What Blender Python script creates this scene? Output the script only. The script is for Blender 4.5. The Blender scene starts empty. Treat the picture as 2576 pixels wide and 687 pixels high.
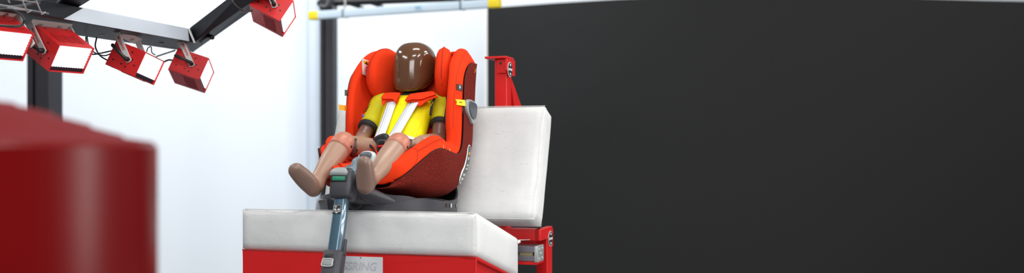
import bpy, bmesh, math, random
from mathutils import Vector, Matrix
random.seed(4)
scene = bpy.context.scene
COL = scene.collection
PI = math.pi
H = 1.30                      # eye height

# ------------------------------------------------------------------ camera
cam_d = bpy.data.cameras.new('camera'); cam = bpy.data.objects.new('camera', cam_d); COL.objects.link(cam)
cam.location = (0, 0, H); cam.rotation_euler = (PI/2, 0, 0)
cam_d.sensor_fit = 'HORIZONTAL'; cam_d.sensor_width = 36; cam_d.lens = 36
cam_d.shift_y = 41.5/2576
cam_d.clip_end = 100
cam_d.dof.use_dof = True; cam_d.dof.focus_distance = 3.4; cam_d.dof.aperture_fstop = 1.7
scene.camera = cam

# ------------------------------------------------------------------ world, lights, exposure
world = bpy.data.worlds.new('world'); scene.world = world; world.use_nodes = True
bg = world.node_tree.nodes['Background']
bg.inputs[0].default_value = (0.88, 0.94, 1.0, 1); bg.inputs[1].default_value = 0.25
scene.view_settings.view_transform = 'Standard'; scene.view_settings.look = 'None'
scene.view_settings.gamma = 1; scene.view_settings.exposure = 0.0
scene.view_settings.use_curve_mapping = False

def area(name, loc, target, sx, sy, power, col=(1, 1, 1)):
    l = bpy.data.lights.new(name, 'AREA'); l.shape = 'RECTANGLE'; l.size = sx; l.size_y = sy
    l.energy = power; l.color = col
    o = bpy.data.objects.new(name, l); COL.objects.link(o); o.location = loc
    d = Vector(target)-Vector(loc)
    o.rotation_euler = d.to_track_quat('-Z', 'Y').to_euler()
    return o
# ceiling luminaires of the hall (rows), last two added to brighten the black wall
for k, (x, y) in enumerate([(-3.2, 1.0), (-3.2, 4.2), (0.2, 0.6), (0.2, 3.2), (2.6, 1.2), (3.6, 5.2), (5.4, 4.8), (5.2, 6.4)]):
    area('ceiling_luminaire', (x, y, 4.2), (x*0.55, y+0.5, 0), 1.6, 0.35, 40, (1, 0.98, 0.95))
area('side_fill', (4.1, 1.9, 1.75), (-0.4, 3.0, 1.3), 1.1, 2.6, 106, (1, 0.98, 0.96))  # added area light out of view, for the drum highlight and right-hand faces
area('rear_fill', (-0.6, -1.6, 3.2), (-0.4, 3.4, 1.2), 3.0, 1.6, 125, (0.98, 0.99, 1.0))  # added fill behind the camera to lift the front faces
area('wall_fill', (-2.6, 6.6, 4.6), (-3.2, 9.8, 2.0), 5.5, 0.8, 208, (0.93, 0.97, 1.0))  # added light, like the next one, to whiten the back wall
area('wall_fill', (-0.6, 7.9, 3.9), (-1.2, 9.8, 2.2), 4.5, 0.6, 10, (0.95, 0.98, 1.0))

# ------------------------------------------------------------------ materials
MATS = {}
def srgb(r, g, b):
    f = lambda c: (c/255/12.92) if c/255 <= 0.04045 else ((c/255+0.055)/1.055)**2.4
    return (f(r), f(g), f(b), 1)
def mat(name, rgb, rough=0.5, metal=0.0, bump=0.0, bscale=200, spec=0.5, var=0.0, vscale=8, coat=0.0, sheen=0.0, emit=0.0, stretch=None):
    if name in MATS: return MATS[name]
    m = bpy.data.materials.new(name); m.use_nodes = True; nt = m.node_tree
    b = nt.nodes['Principled BSDF']
    col = srgb(*rgb)
    b.inputs['Base Color'].default_value = col; b.inputs['Roughness'].default_value = rough
    b.inputs['Metallic'].default_value = metal; b.inputs['Specular IOR Level'].default_value = spec
    b.inputs['Coat Weight'].default_value = coat; b.inputs['Sheen Weight'].default_value = sheen
    if emit > 0:
        b.inputs['Emission Color'].default_value = col; b.inputs['Emission Strength'].default_value = emit
    tc = nt.nodes.new('ShaderNodeTexCoord'); mp = nt.nodes.new('ShaderNodeMapping')
    nt.links.new(tc.outputs['Object'], mp.inputs[0])
    if stretch: mp.inputs['Scale'].default_value = stretch
    n = nt.nodes.new('ShaderNodeTexNoise'); n.inputs['Scale'].default_value = vscale; n.inputs['Detail'].default_value = 4
    nt.links.new(mp.outputs[0], n.inputs['Vector'])
    v = max(var, 0.03)
    mx = nt.nodes.new('ShaderNodeMix'); mx.data_type = 'RGBA'
    mx.inputs['A'].default_value = tuple(c*(1-v) for c in col[:3])+(1,)
    mx.inputs['B'].default_value = tuple(min(1, c*(1+v)) for c in col[:3])+(1,)
    nt.links.new(n.outputs['Fac'], mx.inputs['Factor']); nt.links.new(mx.outputs['Result'], b.inputs['Base Color'])
    if bump > 0:
        n2 = nt.nodes.new('ShaderNodeTexNoise'); n2.inputs['Scale'].default_value = bscale; n2.inputs['Detail'].default_value = 3
        nt.links.new(mp.outputs[0], n2.inputs['Vector'])
        bp = nt.nodes.new('ShaderNodeBump'); bp.inputs['Strength'].default_value = bump; bp.inputs['Distance'].default_value = 0.004
        nt.links.new(n2.outputs['Fac'], bp.inputs['Height']); nt.links.new(bp.outputs[0], b.inputs['Normal'])
    MATS[name] = m
    return m

M_wall = mat('white_wall_paint', (238, 243, 248), 0.8, vscale=0.6, var=0.03)
M_black = mat('black_wall_paint', (40, 40, 40), 0.85, bump=0.25, bscale=140, spec=0.2, var=0.1, vscale=160)
M_floor = mat('grey_floor', (120, 122, 126), 0.45, var=0.08, vscale=3)
M_postd = mat('dark_post_steel', (32, 29, 36), 0.6, var=0.08)
M_beam = mat('black_beam_steel', (34, 37, 42), 0.5, spec=0.3, var=0.05, bump=0.02)
M_beamin = mat('beam_inner_reflection', (212, 222, 232), 0.4, spec=0.6, var=0.05)  # pale colour carries the reflected white wall
M_lampred = mat('lamp_red_lacquer', (205, 36, 38), 0.35, var=0.04)
M_alu = mat('brushed_aluminium', (190, 188, 184), 0.38, metal=0.85, bump=0.03, bscale=300)
M_alum = mat('satin_aluminium_light', (205, 203, 200), 0.5)
M_blackp = mat('black_plastic', (22, 22, 24), 0.4)
M_charc = mat('charcoal_plastic', (54, 54, 60), 0.42, bump=0.15, bscale=700, var=0.05)
M_greyp = mat('grey_plastic', (150, 156, 154), 0.4)
M_ltgrey = mat('light_grey_plastic', (196, 200, 200), 0.35)
M_green = mat('green_indicator', (10, 120, 90), 0.4)
M_orange = mat('orange_jersey', (226, 57, 20), 0.85, bump=0.12, bscale=420, spec=0.12, sheen=0.0, var=0.04, vscale=6)
M_seam = mat('dark_red_stitching', (160, 18, 10), 0.9)
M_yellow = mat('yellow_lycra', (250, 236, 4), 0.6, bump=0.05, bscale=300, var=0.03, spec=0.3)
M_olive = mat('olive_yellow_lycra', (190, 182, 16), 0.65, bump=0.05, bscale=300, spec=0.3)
M_trim = mat('black_lycra', (20, 19, 24), 0.7)
M_cuff = M_trim
M_head = mat('brown_glossy_vinyl', (92, 60, 38), 0.14, spec=0.55, coat=0.3, var=0.05, vscale=14)
M_knee = mat('salmon_vinyl', (184, 116, 94), 0.38, spec=0.5)
M_white = mat('white_plastic', (230, 232, 232), 0.4)
M_web = mat('silver_webbing', (214, 219, 225), 0.6, bump=0.1, bscale=500, spec=0.6)
M_webr = mat('webbing_rib', (234, 238, 242), 0.55, spec=0.3)
M_red = mat('sled_red_paint', (205, 24, 24), 0.38, var=0.04, spec=0.4)
M_tube = mat('blue_grey_steel', (92, 122, 138), 0.24, metal=0.75, bump=0.01)
M_tagy = mat('yellow_label', (250, 226, 20), 0.6)
M_tago = mat('amber_label', (232, 165, 20), 0.6)
M_gold = mat('gold_thread', (235, 160, 40), 0.5)
M_drum = mat('deep_red_lacquer', (104, 0, 2), 0.3, spec=0.2, var=0.03)
M_drumlid = mat('dusty_red_lid', (104, 18, 22), 0.7, var=0.06, spec=.2)
M_bluerail = mat('pale_blue_rail', (205, 222, 234), 0.5)
M_railyel = mat('yellow_end_cap', (248, 220, 30), 0.5)
M_paper = mat('printed_label_grey', (214, 216, 218), 0.5)
M_fade = mat('faded_grey_print', (190, 193, 197), 0.6)
M_printred = mat('red_print', (190, 50, 50), 0.6)
M_sled = mat('sled_dark_steel', (80, 82, 86), 0.5)
M_fog = mat('pale_column_paint', (206, 216, 228), 0.6)
M_led = mat('white_led', (255, 255, 255), 0.5, emit=1.2)
M_board = mat('lamp_circuit_board', (30, 24, 36), 0.5)

def melange():
    m = bpy.data.materials.new('orange_black_melange'); m.use_nodes = True; nt = m.node_tree; b = nt.nodes['Principled BSDF']
    tc = nt.nodes.new('ShaderNodeTexCoord'); mp = nt.nodes.new('ShaderNodeMapping')
    mp.inputs['Rotation'].default_value = (0.5, 0, 0); mp.inputs['Scale'].default_value = (1, 1.0, 2.2)
    n = nt.nodes.new('ShaderNodeTexNoise'); n.inputs['Scale'].default_value = 430; n.inputs['Detail'].default_value = 2.5
    r = nt.nodes.new('ShaderNodeValToRGB')
    r.color_ramp.elements[0].position = 0.38; r.color_ramp.elements[0].color = srgb(34, 15, 16)
    r.color_ramp.elements[1].position = 0.62; r.color_ramp.elements[1].color = srgb(146, 44, 32)
    nt.links.new(tc.outputs['Object'], mp.inputs[0]); nt.links.new(mp.outputs[0], n.inputs['Vector'])
    nt.links.new(n.outputs['Fac'], r.inputs[0]); nt.links.new(r.outputs[0], b.inputs['Base Color'])
    bp = nt.nodes.new('ShaderNodeBump'); bp.inputs['Strength'].default_value = 0.3; bp.inputs['Distance'].default_value = 0.002
    nt.links.new(n.outputs['Fac'], bp.inputs['Height']); nt.links.new(bp.outputs[0], b.inputs['Normal'])
    b.inputs['Roughness'].default_value = 0.9; b.inputs['Specular IOR Level'].default_value = 0.1
    return m
M_mel = melange()

def linen():
    m = bpy.data.materials.new('off_white_linen'); m.use_nodes = True; nt = m.node_tree; b = nt.nodes['Principled BSDF']
    N = nt.nodes.new; lk = nt.links.new
    tc = N('ShaderNodeTexCoord')
    mp = N('ShaderNodeMapping'); mp.inputs['Scale'].default_value = (1, 1, 9)
    lk(tc.outputs['Object'], mp.inputs[0])
    n = N('ShaderNodeTexNoise'); n.inputs['Scale'].default_value = 55; n.inputs['Detail'].default_value = 3
    lk(mp.outputs[0], n.inputs['Vector'])
    r = N('ShaderNodeValToRGB')
    e = r.color_ramp.elements
    e[0].position = 0.25; e[0].color = srgb(150, 148, 150); e[1].position = 0.315; e[1].color = srgb(219, 220, 219)
    x = e.new(0.7); x.color = srgb(224, 224, 222)
    lk(n.outputs['Fac'], r.inputs[0])
    n3 = N('ShaderNodeTexNoise'); n3.inputs['Scale'].default_value = 4; n3.inputs['Detail'].default_value = 5
    lk(tc.outputs['Object'], n3.inputs['Vector'])
    mx = N('ShaderNodeMix'); mx.data_type = 'RGBA'; mx.blend_type = 'MULTIPLY'; mx.inputs['Factor'].default_value = 1
    r3 = N('ShaderNodeValToRGB'); r3.color_ramp.elements[0].position = .35; r3.color_ramp.elements[0].color = (.86, .86, .86, 1)
    r3.color_ramp.elements[1].position = .6; r3.color_ramp.elements[1].color = (1, 1, 1, 1)
    lk(n3.outputs['Fac'], r3.inputs[0]); lk(r.outputs[0], mx.inputs['A']); lk(r3.outputs[0], mx.inputs['B'])
    lk(mx.outputs['Result'], b.inputs['Base Color'])
    w = N('ShaderNodeTexNoise'); w.inputs['Scale'].default_value = 350
    w2 = N('ShaderNodeTexNoise'); w2.inputs['Scale'].default_value = 7; w2.inputs['Detail'].default_value = 2
    lk(tc.outputs['Object'], w.inputs['Vector']); lk(tc.outputs['Object'], w2.inputs['Vector'])
    bp = N('ShaderNodeBump'); bp.inputs['Strength'].default_value = .12; bp.inputs['Distance'].default_value = .002
    bp2 = N('ShaderNodeBump'); bp2.inputs['Strength'].default_value = .35; bp2.inputs['Distance'].default_value = .02
    lk(w.outputs['Fac'], bp.inputs['Height']); lk(w2.outputs['Fac'], bp2.inputs['Height'])
    lk(bp.outputs[0], bp2.inputs['Normal']); lk(bp2.outputs[0], b.inputs['Normal'])
    b.inputs['Roughness'].default_value = .85; b.inputs['Specular IOR Level'].default_value = .2
    return m
M_linen = linen()

def vinyl_body():
    # arms of darker vinyl, legs of lighter vinyl, soles darker: colours of the dummy itself
    m = bpy.data.materials.new('brown_vinyl_limbs'); m.use_nodes = True; nt = m.node_tree; b = nt.nodes['Principled BSDF']
    N = nt.nodes.new; lk = nt.links.new
    tc = N('ShaderNodeTexCoord'); sp = N('ShaderNodeSeparateXYZ'); lk(tc.outputs['Object'], sp.inputs[0])
    f1 = N('ShaderNodeMath'); f1.operation = 'MULTIPLY_ADD'; f1.inputs[1].default_value = .3   # height + .3 depth : arms above thighs
    lk(sp.outputs['Y'], f1.inputs[0]); lk(sp.outputs['Z'], f1.inputs[2])
    m1 = N('ShaderNodeMapRange'); m1.inputs['From Min'].default_value = .075; m1.inputs['From Max'].default_value = .12; lk(f1.outputs[0], m1.inputs['Value'])
    m2 = N('ShaderNodeMapRange'); m2.inputs['From Min'].default_value = -.325; m2.inputs['From Max'].default_value = -.29; lk(sp.outputs['Y'], m2.inputs['Value'])
    x1 = N('ShaderNodeMix'); x1.data_type = 'RGBA'; x1.inputs['A'].default_value = srgb(126, 100, 88); x1.inputs['B'].default_value = srgb(164, 130, 110); lk(m2.outputs[0], x1.inputs['Factor'])
    x2 = N('ShaderNodeMix'); x2.data_type = 'RGBA'; x2.inputs['B'].default_value = srgb(104, 68, 58); lk(x1.outputs['Result'], x2.inputs['A']); lk(m1.outputs[0], x2.inputs['Factor'])
    lk(x2.outputs['Result'], b.inputs['Base Color'])
    b.inputs['Roughness'].default_value = .36; b.inputs['Specular IOR Level'].default_value = .5
    return m
M_body = vinyl_body()

# ------------------------------------------------------------------ frames of reference
TH = math.radians(-16.8); CT, ST = math.cos(TH), math.sin(TH)
OX, OY = -0.491, 3.205        # front centre of the test bench on the ground plan
def P(px, py, D):             # photo pixel at a depth -> world point
    return Vector(((px-1288)/2576*D, D, H+(385-py)/2576*D))
def S(px, py, x=None, t=None):   # photo pixel -> bench coordinates (x right, t back, z rel. eye) for a known x or t
    rx, ry, rz = (px-1288)/2576, 1.0, (385-py)/2576
    a0 = -OX*CT - OY*ST; a1 = OX*ST - OY*CT
    b0 = rx*CT + ry*ST; b1 = -rx*ST + ry*CT
    D = ((x-a0)/b0) if x is not None else ((t-a1)/b1)
    return Vector((a0+D*b0, a1+D*b1, rz*D))

class Frame:
    """a thing's Empty in bench coordinates (bench=True) or world coordinates"""
    def __init__(s, name, base, bench=True, label=None, cat=None, group=None):
        s.base = Vector(base); s.bench = bench
        o = bpy.data.objects.new(name, None); COL.objects.link(o); o.empty_display_size = .05
        if bench:
            o.location = (OX+CT*s.base.x-ST*s.base.y, OY+ST*s.base.x+CT*s.base.y, s.base.z+H)
            o.rotation_euler = (0, 0, TH)
        else: o.location = s.base
        if label: o['label'] = label; o['category'] = cat
        if group: o['group'] = group
        s.o = o
    def add(s, name, geo, m, parent=None, smooth=True, **kw):
        vs, fs = geo
        o = mesh_obj(name, [Vector(v)-s.base for v in vs], fs, m, smooth, **kw)
        o.parent = parent or s.o
        return o

def mesh_obj(name, vs, fs, m, smooth=True, bevel=0, bseg=3, remesh=0, smit=4, subsurf=0, solid=0, fixn=True, autos=None):
    me = bpy.data.meshes.new(name); me.from_pydata([tuple(v) for v in vs], [], [tuple(f) for f in fs]); me.update()
    if fixn:
        bm = bmesh.new(); bm.from_mesh(me); bmesh.ops.remove_doubles(bm, verts=bm.verts, dist=1e-6)
        bmesh.ops.recalc_face_normals(bm, faces=bm.faces); bm.to_mesh(me); bm.free()
    if smooth:
        me.polygons.foreach_set('use_smooth', [True]*len(me.polygons))
        if autos is not None: me.set_sharp_from_angle(angle=math.radians(autos))
    o = bpy.data.objects.new(name, me); COL.objects.link(o)
    if m: me.materials.append(m)
    if solid:
        q = o.modifiers.new('solid', 'SOLIDIFY'); q.thickness = solid; q.offset = 0
    if bevel:
        q = o.modifiers.new('bevel', 'BEVEL'); q.width = bevel; q.segments = bseg; q.limit_method = 'ANGLE'; q.angle_limit = math.radians(40)
        q.harden_normals = False
    if remesh:
        q = o.modifiers.new('remesh', 'REMESH'); q.mode = 'VOXEL'; q.voxel_size = remesh; q.use_smooth_shade = True
        q = o.modifiers.new('smooth', 'SMOOTH'); q.factor = .5; q.iterations = smit
    if subsurf:
        q = o.modifiers.new('sub', 'SUBSURF'); q.levels = subsurf; q.render_levels = subsurf
    return o
def tag(o, label=None, cat=None, group=None, kind=None):
    if label: o['label'] = label
    if cat: o['category'] = cat
    if group: o['group'] = group
    if kind: o['kind'] = kind
    return o

# ------------------------------------------------------------------ geometry makers (return verts, faces)
def join(*gs):
    V, F = [], []
    for vs, fs in gs:
        k = len(V); V += [Vector(v) for v in vs]; F += [tuple(i+k for i in f) for f in fs]
    return V, F
def box(c, s, R=None):
    c = Vector(c); hx, hy, hz = s[0]/2, s[1]/2, s[2]/2
    vs = [Vector((x, y, z)) for x in (-hx, hx) for y in (-hy, hy) for z in (-hz, hz)]
    if R is not None: vs = [R @ v for v in vs]
    return [c+v for v in vs], [(0, 1, 3, 2), (4, 6, 7, 5), (0, 4, 5, 1), (2, 3, 7, 6), (0, 2, 6, 4), (1, 5, 7, 3)]
def box2(a, b):
    return box([(a[i]+b[i])/2 for i in range(3)], [abs(b[i]-a[i]) for i in range(3)])
def axes(a, b, c): return Matrix((Vector(a), Vector(b), Vector(c))).transposed()
def loft(rings, closed=True, cap=True):
    n = len(rings[0]); V = [Vector(p) for r in rings for p in r]; F = []
    for i in range(len(rings)-1):
        for j in range(n if closed else n-1):
            k = (j+1) % n
            F.append((i*n+j, i*n+k, (i+1)*n+k, (i+1)*n+j))
    if cap and closed:
        F.append(tuple(range(n))[::-1]); F.append(tuple((len(rings)-1)*n+j for j in range(n)))
    return V, F
def prism(poly, d):           # polygon of 3-D points extruded by vector d
    d = Vector(d)
    return loft([[Vector(p) for p in poly], [Vector(p)+d for p in poly]])
def catmull(pts, n):
    pts = [Vector(p) for p in pts]; m = len(pts)-1; out = []
    for i in range(n+1):
        u = i/n*m; k = min(int(u), m-1); f = u-k
        p1, p2 = pts[k], pts[k+1]; p0 = pts[k-1] if k > 0 else p1*2-p2; p3 = pts[k+2] if k+2 <= m else p2*2-p1
        out.append(.5*((2*p1)+(p2-p0)*f+(2*p0-5*p1+4*p2-p3)*f*f+(3*p1-p0-3*p2+p3)*f**3))
    return out
def catmull_closed(pts, n):
    pts = [Vector(p) for p in pts]; m = len(pts); out = []
    for i in range(n):
        u = i/n*m; k = int(u) % m; f = u-int(u)
        p0, p1, p2, p3 = pts[k-1], pts[k], pts[(k+1) % m], pts[(k+2) % m]
        out.append(.5*((2*p1)+(p2-p0)*f+(2*p0-5*p1+4*p2-p3)*f*f+(3*p1-p0-3*p2+p3)*f**3))
    return out
def tube(pts, radii, seg=14, up=(0, 0, 1), flat=1.0, roundcap=True, n=None):
    """tapered tube; radii scalar/list; flat scales the radius along the second axis"""
    pts = [Vector(p) for p in pts]
    if not isinstance(radii, (list, tuple)): radii = [radii]*len(pts)
    if n:
        q = catmull([Vector((*p, 0)) if False else p for p in pts], n)
        rr = catmull([Vector((r, 0, 0)) for r in radii], n); pts = q; radii = [r.x for r in rr]
    rings = []; side = None
    m = len(pts)
    def frame(i):
        nonlocal side
        d = (pts[min(i+1, m-1)]-pts[max(i-1, 0)]).normalized()
        if side is None:
            u = Vector(up)
            if abs(u.dot(d)) > .95: u = Vector((1, 0, 0))
            side = d.cross(u).normalized()
        else:
            side = (side-d*side.dot(d)).normalized()
        return d, side, side.cross(d).normalized()
    for i in range(m):
        d, a, b = frame(i); r = radii[i]
        ring = lambda c, r: [c+a*(r*math.cos(2*PI*j/seg))+b*(r*flat*math.sin(2*PI*j/seg)) for j in range(seg)]
        if i == 0 and roundcap:
            for k in (4, 3, 2, 1):
                an = k/4.4*PI/2; rings.append(ring(pts[0]-d*(r*math.sin(an)*min(flat, 1)), r*math.cos(an)))
        rings.append(ring(pts[i], r))
        if i == m-1 and roundcap and roundcap != 'start':
            for k in (1, 2, 3, 4):
                an = k/4.4*PI/2; rings.append(ring(pts[i]+d*(r*math.sin(an)*min(flat, 1)), r*math.cos(an)))
    return loft(rings)
def ellipsoid(c, r, R=None, seg=20, nr=12, e=1.0):
    c = Vector(c); rings = []
    sg = lambda v, p: math.copysign(abs(v)**p, v)
    for i in range(1, nr):
        ph = -PI/2+PI*i/nr
        ring = []
        for j in range(seg):
            a = 2*PI*j/seg
            v = Vector((r[0]*sg(math.cos(ph), e)*sg(math.cos(a), e), r[1]*sg(math.cos(ph), e)*sg(math.sin(a), e), r[2]*sg(math.sin(ph), e)))
            if R is not None: v = R @ v
            ring.append(c+v)
        rings.append(ring)
    return loft(rings)
def disc(c, nrm, r, th, seg=20, sx=1.0, up=(0, 0, 1)):
    c = Vector(c); nrm = Vector(nrm).normalized(); u = Vector(up)
    if abs(u.dot(nrm)) > .95: u = Vector((1, 0, 0))
    a = nrm.cross(u).normalized(); b = a.cross(nrm)
    r0 = [c+a*(r*sx*math.cos(2*PI*j/seg))+b*(r*math.sin(2*PI*j/seg)) for j in range(seg)]
    return loft([r0, [p+nrm*th for p in r0]])
def ribbon(pts, width, th, side, n=24, prof=None):
    """flat band along pts; side: vector(s) across the band"""
    P_ = catmull(pts, n); rings = []
    for i, p in enumerate(P_):
        d = (P_[min(i+1, n)]-P_[max(i-1, 0)]).normalized()
        s_ = side if not isinstance(side, list) else side[0].lerp(side[1], i/n)
        s_ = Vector(s_); s_ = (s_-d*s_.dot(d)).normalized(); nn = s_.cross(d).normalized()
        w = width if not callable(width) else width(i/n)
        rings.append([p+s_*(w/2)+nn*(th/2), p-s_*(w/2)+nn*(th/2), p-s_*(w/2)-nn*(th/2), p+s_*(w/2)-nn*(th/2)])
    return loft(rings)
def pillow(outline, nrm, thick, nr=9, p=2.2, center=None, bend=0.0):
    """puffy plate: closed outline (3-D) swollen along nrm on both sides"""
    pts = catmull_closed(outline, 56); nrm = Vector(nrm).normalized()
    c = Vector(center) if center else sum(pts, Vector())/len(pts)
    rings = []
    ks = [k/nr for k in range(1, nr+1)]
    for sgn, seq in ((1, ks), (-1, ks[-2::-1])):
        for k in seq:
            h = thick/2*(1-k**p)**(1/p)
            if k == 1: h = 0
            rings.append([c+(q-c)*k+nrm*(h*sgn + bend*k*k) for q in pts])
    return loft(rings)
def lathe(c, prof, seg=48, axis=None):
    c = Vector(c); R = axis
    rings = []
    for r, z in prof:
        ring = [Vector((r*math.cos(2*PI*j/seg), r*math.sin(2*PI*j/seg), z)) for j in range(seg)]
        if R is not None: ring = [R @ v for v in ring]
        rings.append([c+v for v in ring])
    return loft(rings)
def text_geo(s, size, extrude=0.0004, shear=0.0, spacing=1.0):
    """lettering as mesh in the XY plane, centred"""
    cu = bpy.data.curves.new('lettering', 'FONT'); cu.body = s; cu.size = size; cu.extrude = extrude; cu.shear = shear
    cu.align_x = 'CENTER'; cu.align_y = 'CENTER'; cu.space_character = spacing
    cu.offset = size*0.012
    o = bpy.data.objects.new('lettering', cu); COL.objects.link(o)
    dg = bpy.context.evaluated_depsgraph_get(); me = bpy.data.meshes.new_from_object(o.evaluated_get(dg))
    vs = [v.co.copy() for v in me.vertices]; fs = [tuple(p.vertices) for p in me.polygons]
    bpy.data.objects.remove(o); bpy.data.meshes.remove(me); bpy.data.curves.remove(cu)
    return vs, fs
def place(geo, o, ex, ey):
    ex = Vector(ex).normalized(); ey = Vector(ey); ey = (ey-ex*ey.dot(ex)).normalized(); ez = ex.cross(ey)
    o = Vector(o)
    return [o+ex*v[0]+ey*v[1]+ez*v[2] for v in geo[0]], geo[1]

# ================================================================== THE SETTING
def struct(name, geo, m, smooth=False, **kw):
    o = mesh_obj(name, *geo, m, smooth, **kw); o['kind'] = 'structure'; return o
struct('floor', box2((-7.5, -1.5, -0.05), (7.5, 11, 0)), M_floor)
struct('wall_back', box2((-7.5, 9.9, 0), (7.5, 10.05, 5.2)), M_wall)
struct('wall_left', box2((-7.5, 2.5, 0), (-7.35, 9.9, 5.2)), M_wall)
# black partition, gently bent, lower than the white wall behind it
def black_wall():
    pts = [(1226, 20, 9.0), (1400, 7.5, 8.72), (1560, -2, 8.5), (1760, -10, 8.33), (1960, -13, 8.25), (2160, -9, 8.33), (2330, -3, 8.46), (2480, 1.5, 8.57), (2600, 4, 8.65), (2900, 10, 8.8)]
    rings = []
    for px, py, D in pts:
        p = P(px, py, D); q = P(px, py, D+0.14)
        rings.append([(p.x, p.y, 0), (p.x, p.y, p.z), (p.x, p.y+.14, p.z), (p.x, p.y+.14, 0)])
    return loft(rings)
struct('wall_right', black_wall(), M_black, smooth=True, autos=40)
# pale column strip beside the post, white end trim at the black wall
a = P(771, 0, 9.6); b = P(803, 0, 9.6)
struct('trim_1', box2((a.x, 9.55, 0), (b.x, 9.895, 4.6)), M_fog, smooth=True, bevel=.05)
a = P(1219, 0, 9.0); b = P(1227, 0, 9.0)
struct('trim_2', box2((a.x, 9.0, 0), (b.x-.001, 9.13, P(0, 21, 9.0).z)), mat('warm_white_trim', (232, 228, 226), .6))

def steel_post(x0, x1, D, lab, top=5.0):
    a, b = P(x0, 0, D), P(x1, 0, D); w = b.x-a.x
    f = Frame('steel_post', ((a.x+b.x)/2, D+.1, 0), False, lab, 'post')
    cx = f.base.x
    # H section: left flange, recessed web groove, right flange
    f.add('upright', join(box2((a.x, D, 0), (a.x+w*.26, D+.2, top)), box2((a.x+w*.40, D, 0), (b.x, D+.2, top)), box2((a.x+w*.2, D+.03, 0), (a.x+w*.5, D+.17, top))), M_postd, smooth=False)
    f.add('base_plate', box((cx, D+.1, .01), (w*1.8, .36, .02)), M_postd, smooth=False)
steel_post(68, 122, 6.4, 'dark grooved steel post behind the LED lamps at far left')
steel_post(805, 838, 8.0, 'dark charcoal steel post left of the child seat')

# rail with yellow ends
f = Frame('overhead_rail', P(1020, 24, 7.3), False, 'pale blue aluminium rail with yellow ends below the dark truss', 'rail')
A, B = P(780, 40, 7.6), P(1258, 7.5, 7.0)
dr = (B-A).normalized(); nn = Vector((dr.y, -dr.x, 0)).normalized(); uu = dr.cross(nn)
if uu.z < 0: uu = -uu
R = axes(dr, nn, uu); LR = (B-A).length; hh = 20/2576*7.3
f.add('rail_body', box((A+B)/2, (LR-.16, .05, hh), R), M_bluerail, smooth=True, bevel=.004)
for s_, e in ((A, 1), (B, -1)):
    f.add('end_cap', box(s_+dr*(.04*e), (.082, .056, hh*1.08), R), M_railyel, bevel=.006)
for px, py, Dp in ((868, 34, 7.49), (1163, 14, 7.12)):
    f.add('clamp', box(P(px, py, Dp), (.018, .07, hh*1.1), R), mat('clamp_grey', (120, 140, 152), .5), bevel=.003)
    f.add('hanger', tube([P(px, py-10, Dp+.02), P(px, -60, Dp+.02)], .008), M_alu)
f.add('stamp', box(P(1052, 20, 7.22)+Vector((0, -.03, 0)), (.045, .004, .018), R), mat('blue_stamp', (150, 195, 222), .5), smooth=False)
# dark overhead truss behind the rail
f = Frame('overhead_truss', P(1010, -30, 7.9), False, 'black overhead truss at the top edge between the dark post and the black wall', 'truss')
D = 7.85
f.add('lower_chord', tube([P(806, 8, D), P(1240, -9, D)], .028), M_blackp)
f.add('upper_chord', tube([P(806, -60, D), P(1240, -76, D)], .028), M_blackp)
for x0, y0, x1, y1 in ((838, 5, 858, 10), (872, 7, 914, 21), (922, 4, 962, 17), (1010, 2, 1060, -64), (1060, -64, 1120, -4), (1120, -4, 1180, -70)):
    f.add('brace', tube([P(x0, y0, D), P(x1, y1, D)], .014), M_blackp)
f.add('junction_box', box(P(822, 6, 7.7), (.10, .1, .11)), M_blackp, bevel=.01)
f.add('conduit', tube([P(806, 14, 7.62), P(818, 16, 7.62), P(824, 8, 7.62), P(826, -4, 7.62)], .010, n=12), mat('conduit_grey', (90, 88, 92), .5))

# ================================================================== OVERHEAD LAMP FRAME
def PF(px, py, D): return P(px, py, D*1.035)
f = Frame('lamp_frame', PF(489, 132, 4.2), False, 'black steel overhead frame carrying the red LED lamps', 'frame')
def beam4(name, a, b, m):      # a,b: 4 corner points at both ends (outer low, inner low, inner high, outer high)
    return f.add(name, loft([[Vector(p) for p in a], [Vector(p) for p in b]]), m, smooth=False, bevel=.004)
up = Vector((0, 0, .05))
OC, IC = PF(489, 132, 4.2), PF(489, 107, 3.83)              # far corner, outer and inner on the underside
LO, LI = PF(-60, 52.5, 3.18), PF(-60, 10, 2.84)             # near left end
# long beam (left to the far corner)
beam4('long_beam', (LO, LI, LI+up, LO+up), (OC, IC, IC+up, OC+up), M_beam)
# wall reflection put in as a pale strip on the long beam's inner face
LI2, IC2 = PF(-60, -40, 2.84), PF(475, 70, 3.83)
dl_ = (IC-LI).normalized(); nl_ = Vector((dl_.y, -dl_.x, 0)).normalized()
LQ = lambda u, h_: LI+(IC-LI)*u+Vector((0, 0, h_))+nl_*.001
f.add('inner_reflection', prism([LQ(.330, .001), LQ(.965, .001), LQ(.955, .049), LQ(.415, .049)], nl_*.002), M_beamin, smooth=False)
# right beam rising towards the camera
RO, RI, RI2 = PF(690, -13, 3.6), PF(690, -36, 3.42), PF(640, -55, 3.42)
ICh = PF(477, 70, 3.83); OCh = OC+Vector((0, .02, .09)); ROh = RO+Vector((0, .02, .09))
beam4('cross_beam', (OC+Vector((-.012, .012, 0)), IC+Vector((-.002, .002, 0)), ICh, OCh), (RO, RI, RI2, ROh), M_beam)
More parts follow.
